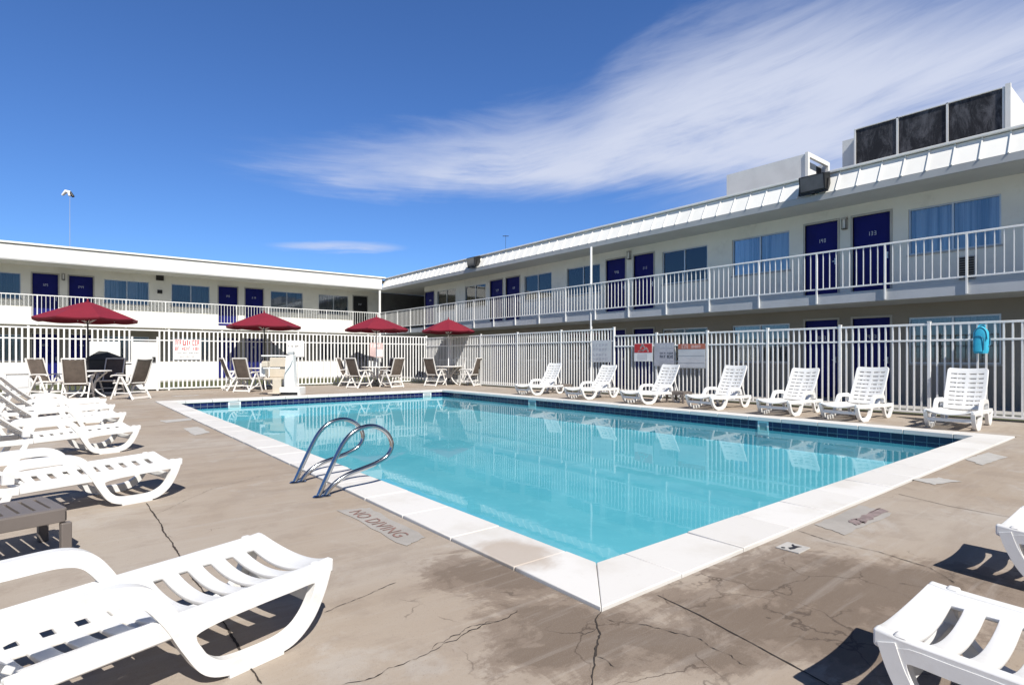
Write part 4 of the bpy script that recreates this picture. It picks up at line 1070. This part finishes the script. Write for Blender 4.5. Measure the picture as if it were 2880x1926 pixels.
def make_umbrella(label, loc, rz, r, polemat):
    t = thing('patio_umbrella', label, 'umbrella', loc, rz, 'red patio umbrellas')
    n = 8; zt, ze = 2.60, 2.13; mb = MB(); vs = [(0,0,zt)]; fs = []; rows = 6; sub = 5
    for k in range(1, rows+1):
        q = k/rows; zr = zt-(zt-ze)*(q**1.12)
        for i in range(n):
            for j in range(sub):
                a0, a1 = 6.2832*i/n, 6.2832*(i+1)/n; u = j/sub
                x = r*q*((1-u)*math.cos(a0)+u*math.cos(a1)); y = r*q*((1-u)*math.sin(a0)+u*math.sin(a1))
                vs.append((x, y, zr+.02*q*math.sin(math.pi*u)*0-.028*math.sin(math.pi*u)*q))
    m_ = n*sub
    for j in range(m_): fs.append((0, 1+j, 1+(j+1) % m_))
    for k in range(rows-1):
        for j in range(m_): fs.append((1+k*m_+j, 1+k*m_+m_+j, 1+k*m_+m_+(j+1) % m_, 1+k*m_+(j+1) % m_))
    base = 1+(rows-1)*m_; k0 = len(vs)
    for j in range(m_):
        v = vs[base+j]; vs.append((v[0]*.985, v[1]*.985, v[2]-.075))
    for j in range(m_): fs.append((base+j, k0+j, k0+(j+1) % m_, base+(j+1) % m_))
    MB().add(vs, fs).build('canopy', 'umbrella_red', t, smooth=25, solid=.004, recalc=True)
    for i in range(n):
        a = 6.2832*i/n; c, s = math.cos(a), math.sin(a)
        mb = MB(); mb.bar((.03*c,.03*s,zt-.04), (r*.97*c, r*.97*s, ze-.012), .014, .02); mb.bar((.035*c,.035*s,2.02), (r*.5*c, r*.5*s, zt-(zt-ze)*.46-.03), .012, .016)
        mb.build('rib', 'chair_frame', t)
    MB().tube([(0,0,.05), (0,0,zt)], .02, 12).build('pole', polemat, t, smooth=60)
    MB().lathe([(.0,1.98),(.042,1.99),(.045,2.04),(.03,2.06)], 12).build('hub', 'black', t, smooth=40)
    MB().lathe([(.0,zt-.005),(.03,zt),(.022,zt+.03),(.028,zt+.05),(.0,zt+.075)], 12).build('finial', 'umbrella_red', t, smooth=40)
    MB().lathe([(.0,0),(.25,0),(.25,.03),(.20,.07),(.05,.09),(.035,.25),(.0,.25)], 24).build('base', 'dark_metal', t, smooth=40)
    return t
sets = [(201, 15.2, 1.18, 'black', 'nearest and leftmost red umbrella, on a dark pole above the covered grill'),
        (605, 19.0, 1.18, 'dark_metal', 'red umbrella above the pool lift and the warning sign, second from the left'),
        (862, 21.0, 1.20, 'white_paint', 'red umbrella with its white pole in front of the corner post of the wings'),
        (1027, 22.3, 1.05, 'white_paint', 'smallest and rightmost red umbrella, by the corner of the fence')]
tl_ = ['round white patio table under the leftmost red umbrella', 'round white patio table half hidden behind the pool lift',
       'round white patio table under the red umbrella in front of the corner post', 'round white patio table by the fence corner under the rightmost umbrella']
table0 = chair0 = None
chairs = [  # pixel column, distance, facing pixel target dx, dd
    (0, 178, 14.25, 'patio chair with its brown sling back to the camera at the leftmost table'),
    (0, 300, 14.65, 'patio chair at the right of the leftmost table, seen from its side'),
    (0, 108, 15.3, 'patio chair at the left of the leftmost table, seen from its side'),
    (0, 250, 16.1, 'patio chair on the far side of the leftmost table beside the covered grill'),
    (1, 568, 17.75, 'patio chair with its brown back to the camera just left of the pool lift'),
    (1, 540, 18.5, 'patio chair half hidden behind the chair left of the pool lift'),
    (2, 822, 19.95, 'patio chair with its back to the camera at the table under the third umbrella'),
    (2, 897, 20.3, 'patio chair at the right of the table under the third umbrella'),
    (2, 893, 21.9, 'patio chair by the back fence behind the third umbrella table'),
    (2, 800, 21.2, 'patio chair at the left of the third umbrella table, dark sling showing'),
    (3, 997, 21.35, 'patio chair with its back to the camera at the table by the fence corner'),
    (3, 1078, 21.5, 'patio chair leaning at the right of the table by the fence corner'),
    (3, 1045, 23.0, 'patio chair on the far side of the table by the fence corner')]
C = []
for i, (px, d, r, pm, lb) in enumerate(sets):
    c = deep(px, d); C.append(c)
    make_umbrella(lb, c, R([10, 22, 5, 15][i]), r, pm)
    if table0 is None: table0 = make_table(tl_[0], c, R(20), 'round patio tables')
    else: dup(table0, c, R(20+17*i), tl_[i])
turn = [0, 8, -6, 10, -12, 5, -10, 6, 0, 8, -8, 10, 0]
for i, (k, px, d, lb) in enumerate(chairs):
    p = deep(px, d); v = C[k]-p; rz = math.atan2(v.y, v.x)+R(turn[i])
    if chair0 is None: chair0 = make_chair(lb, p, rz, 'sling patio chairs round the tables')
    else: dup(chair0, p, rz, lb)
# ------------------------------------------------------------------ pool lift
p = at(672, 905); 
t = thing('pool_lift', 'white and beige pool lift chair standing at the far edge of the pool', 'pool lift', (p.x, p.y+.05, 0), -TH)
MB().box((-.30,-.22,.0), (.26,.30,.24)).build('base', 'white_paint', t, bevel=.02)
MB().box((-.28,-.228,.02), (.22,-.2205,.10)).build('base_grille', 'dark_metal', t)
mb = MB(); mb.add([(-.22,-.10,.24),(.08,-.10,.24),(.08,.14,.24),(-.22,.14,.24),(-.17,-.10,1.10),(.04,-.10,1.16),(.04,.14,1.16),(-.17,.14,1.10)], [(0,3,2,1),(4,5,6,7),(0,1,5,4),(1,2,6,5),(2,3,7,6),(3,0,4,7)]); mb.build('mast', 'white_paint', t, bevel=.015)
MB().tube(smooth_path([(-.19,-.12,.25),(-.18,-.13,.6),(-.02,-.13,.86),(.03,-.12,1.0)], 5), .014, 8).build('hose', 'trim_gray', t, smooth=60)
MB().tube([(-.9,.0,1.13),(-.45,.0,1.13),(.0,.0,1.12)], .022, 10).build('arm', 'white_paint', t, smooth=60)
MB().box((-.14,-.05,1.16), (.02,.10,1.25)).build('control_box', 'trim_gray', t, bevel=.015)
MB().box((-.80,-.12,.44), (-.28,.34,.50)).build('seat', 'lift_beige', t, bevel=.02)
MB().box((-.80,.30,.50), (-.28,.36,1.08)).build('seat_back', 'lift_beige', t, bevel=.02)
MB().box((-.82,-.10,.76), (-.34,-.05,.80)).build('armrest', 'white_paint', t, bevel=.01)
MB().box((-.86,-.12,.80), (-.68,.06,.98)).build('headrest', 'lift_beige', t, bevel=.03)
mb = MB(); mb.box((-.52,-.16,.08), (-.28,-.10,.46)); mb.box((-.58,-.34,.06), (-.26,-.10,.10)); mb.build('footrest', 'lift_beige', t, bevel=.01)
MB().box((-.98,.05,.52), (-.82,.30,.92)).build('battery_pack', 'sign_white', t, bevel=.02)
# ------------------------------------------------------------------ covered grill, storage box, backpack
p = deep(243, 17.0)
t = thing('covered_grill', 'black covered grill with a peaked gray cover behind the leftmost table', 'grill', p, -TH)
MB().box((-.42,-.28,.05), (.42,.28,1.02)).build('cover_skirt', 'cover_gray', t, bevel=.03)
mb = MB(); mb.add([(-.46,-.31,1.02),(.46,-.31,1.02),(.46,.31,1.02),(-.46,.31,1.02),(-.22,0,1.28),(.04,0,1.26)], [(0,3,2,1),(0,1,5,4),(2,3,4,5),(1,2,5),(3,0,4)]); mb.build('cover_top', 'cover_gray', t)
mb = MB().tube([(.46,-.05,.88),(.62,-.05,.88),(.62,.2,.88)], .02, 8); mb.build('handle', 'dark_metal', t)
p = at(42, 906)
t = thing('storage_box', 'small pale gray storage box by the fence at the left edge', 'storage box', p, R(5))
MB().box((-.26,-.2,0), (.26,.2,.62)).build('body', 'cabinet', t, bevel=.01)
MB().box((-.29,-.23,.62), (.29,.23,.70)).build('lid', 'white_paint', t, bevel=.012)
mb = MB(); mb.box((-.26,-.215,.08), (.22,-.201,.16)); mb.box((-.2,-.215,.25), (.2,-.201,.5)); mb.build('door_panel', 'sign_white', t)
p = Vector((onS(240, 23.6), 23.6, 0))
t = thing('utility_cabinet', 'white utility cabinet standing on the grass behind the back fence', 'cabinet', p, 0)
MB().box((-.42,-.25,0), (.42,.25,1.62)).build('body', 'white_paint', t, bevel=.01)
MB().box((-.40,-.27,.06), (.40,-.252,.95)).build('lower_door', 'fascia_white', t, bevel=.004); MB().box((-.40,-.27,1.0), (.40,-.252,1.57)).build('upper_door', 'fascia_white', t, bevel=.004)
# backpack hanging on the right fence
bs = onT(2247, FT-.1); zb0, zb1 = zT(2247, 809, FT-.1), zT(2247, 747, FT-.1)
t = thing('backpack', 'bright blue backpack hanging from the right fence', 'backpack', (FT-.03, bs, zb0))
hb = zb1-zb0; wb = .105
def bag_outline(k):   # half width against height
    return wb*(1-max(0, (k-.72)/.28)**2.2*.82) if k > .72 else wb*(.86+.14*min(1, k/.12))
mb = MB(); ks = lin(0, 1, 16); n = 20; vs = []; fs = []
for k in ks:
    hw = max(.01, bag_outline(k)); dp = .075*(1-.5*max(0, (k-.6)/.4)**1.5)
    for j in range(n):
        a = 6.2832*j/n; c, s = math.cos(a), math.sin(a)
        vs.append((-.08+dp*math.copysign(abs(c)**.7, c), hw*math.copysign(abs(s)**.6, s), k*hb))
for i in range(16):
    for j in range(n): fs.append((i*n+j, i*n+(j+1) % n, (i+1)*n+(j+1) % n, (i+1)*n+j))
fs += [tuple(range(n-1,-1,-1)), tuple(16*n+j for j in range(n))]
MB().add(vs, fs).build('main_bag', 'bag_blue', t, smooth=50)
mb = MB(); vs = []; fs = []
for k in lin(0, 1, 8):
    hw = .072*(1-.35*max(0, k-.6)/.4); dp = .045*(1-.45*k)
    for j in range(n):
        a = 6.2832*j/n; c, s = math.cos(a), math.sin(a)
        vs.append((-.145-.0+dp*math.copysign(abs(c)**.7, c), .02+hw*math.copysign(abs(s)**.6, s), .03+k*hb*.56))
for i in range(8):
    for j in range(n): fs.append((i*n+j, i*n+(j+1) % n, (i+1)*n+(j+1) % n, (i+1)*n+j))
fs += [tuple(range(n-1,-1,-1)), tuple(8*n+j for j in range(n))]
MB().add(vs, fs).build('front_pocket', 'bag_blue', t, smooth=50)
MB().tube(smooth_path([(-.165,.075,.58*hb),(-.172,.015,.63*hb),(-.172,-.04,.56*hb),(-.178,-.052,.40*hb),(-.178,-.048,.1*hb)], 5), .007, 6).build('pocket_zip', 'bag_dark', t)
MB().tube(smooth_path([(-.14,.085,.5*hb),(-.135,.07,.80*hb),(-.125,.0,.95*hb),(-.135,-.07,.82*hb),(-.15,-.095,.5*hb)], 5), .006, 6).build('main_zip', 'bag_dark', t)
MB().tube(smooth_path([(-.06,-.05,hb*.96),(-.02,-.04,hb*1.03),(.0,.0,hb*1.06),(-.02,.04,hb*1.03),(-.06,.05,hb*.96)], 5), .009, 6).build('carry_loop', 'bag_blue', t)
MB().tube(smooth_path([(-.10,-.10,.25*hb),(-.06,-.12,.35*hb),(-.04,-.11,.55*hb)], 5), .012, 6).build('side_strap', 'bag_dark', t)
# ------------------------------------------------------------------ pool handrails
def handrail(s, dt, label):
    t = thing('pool_handrail', label, 'handrail', (0, s, 0), 0, 'steel grab rails at the pool edge')
    pts = [(1.58,.004),(1.645,.14),(1.72,.29),(1.79,.41),(1.87,.485),(1.97,.522),(2.07,.515),(2.155,.465),(2.205,.39),(2.21,.32),(2.165,.255),(2.07,.21),(1.95,.178),(1.83,.148),(1.73,.10),(1.665,.045),(1.64,.004)]
    MB().tube(smooth_path([(a+dt, 0, z) for a, z in pts], 6), .0195, 14).build('tube', 'steel', t, smooth=80)
    for a in (1.58, 1.64):
        MB().lathe([(.0,.0005),(.043,.0005),(.043,.006),(.03,.016),(.0,.016)], 20, (a+dt, 0)).build('escutcheon', 'steel', t, smooth=50)
handrail(4.38, 0, 'bent steel grab rail at the pool edge, the nearer of the pair')
handrail(5.01, .02, 'bent steel grab rail at the pool edge, the farther of the pair')
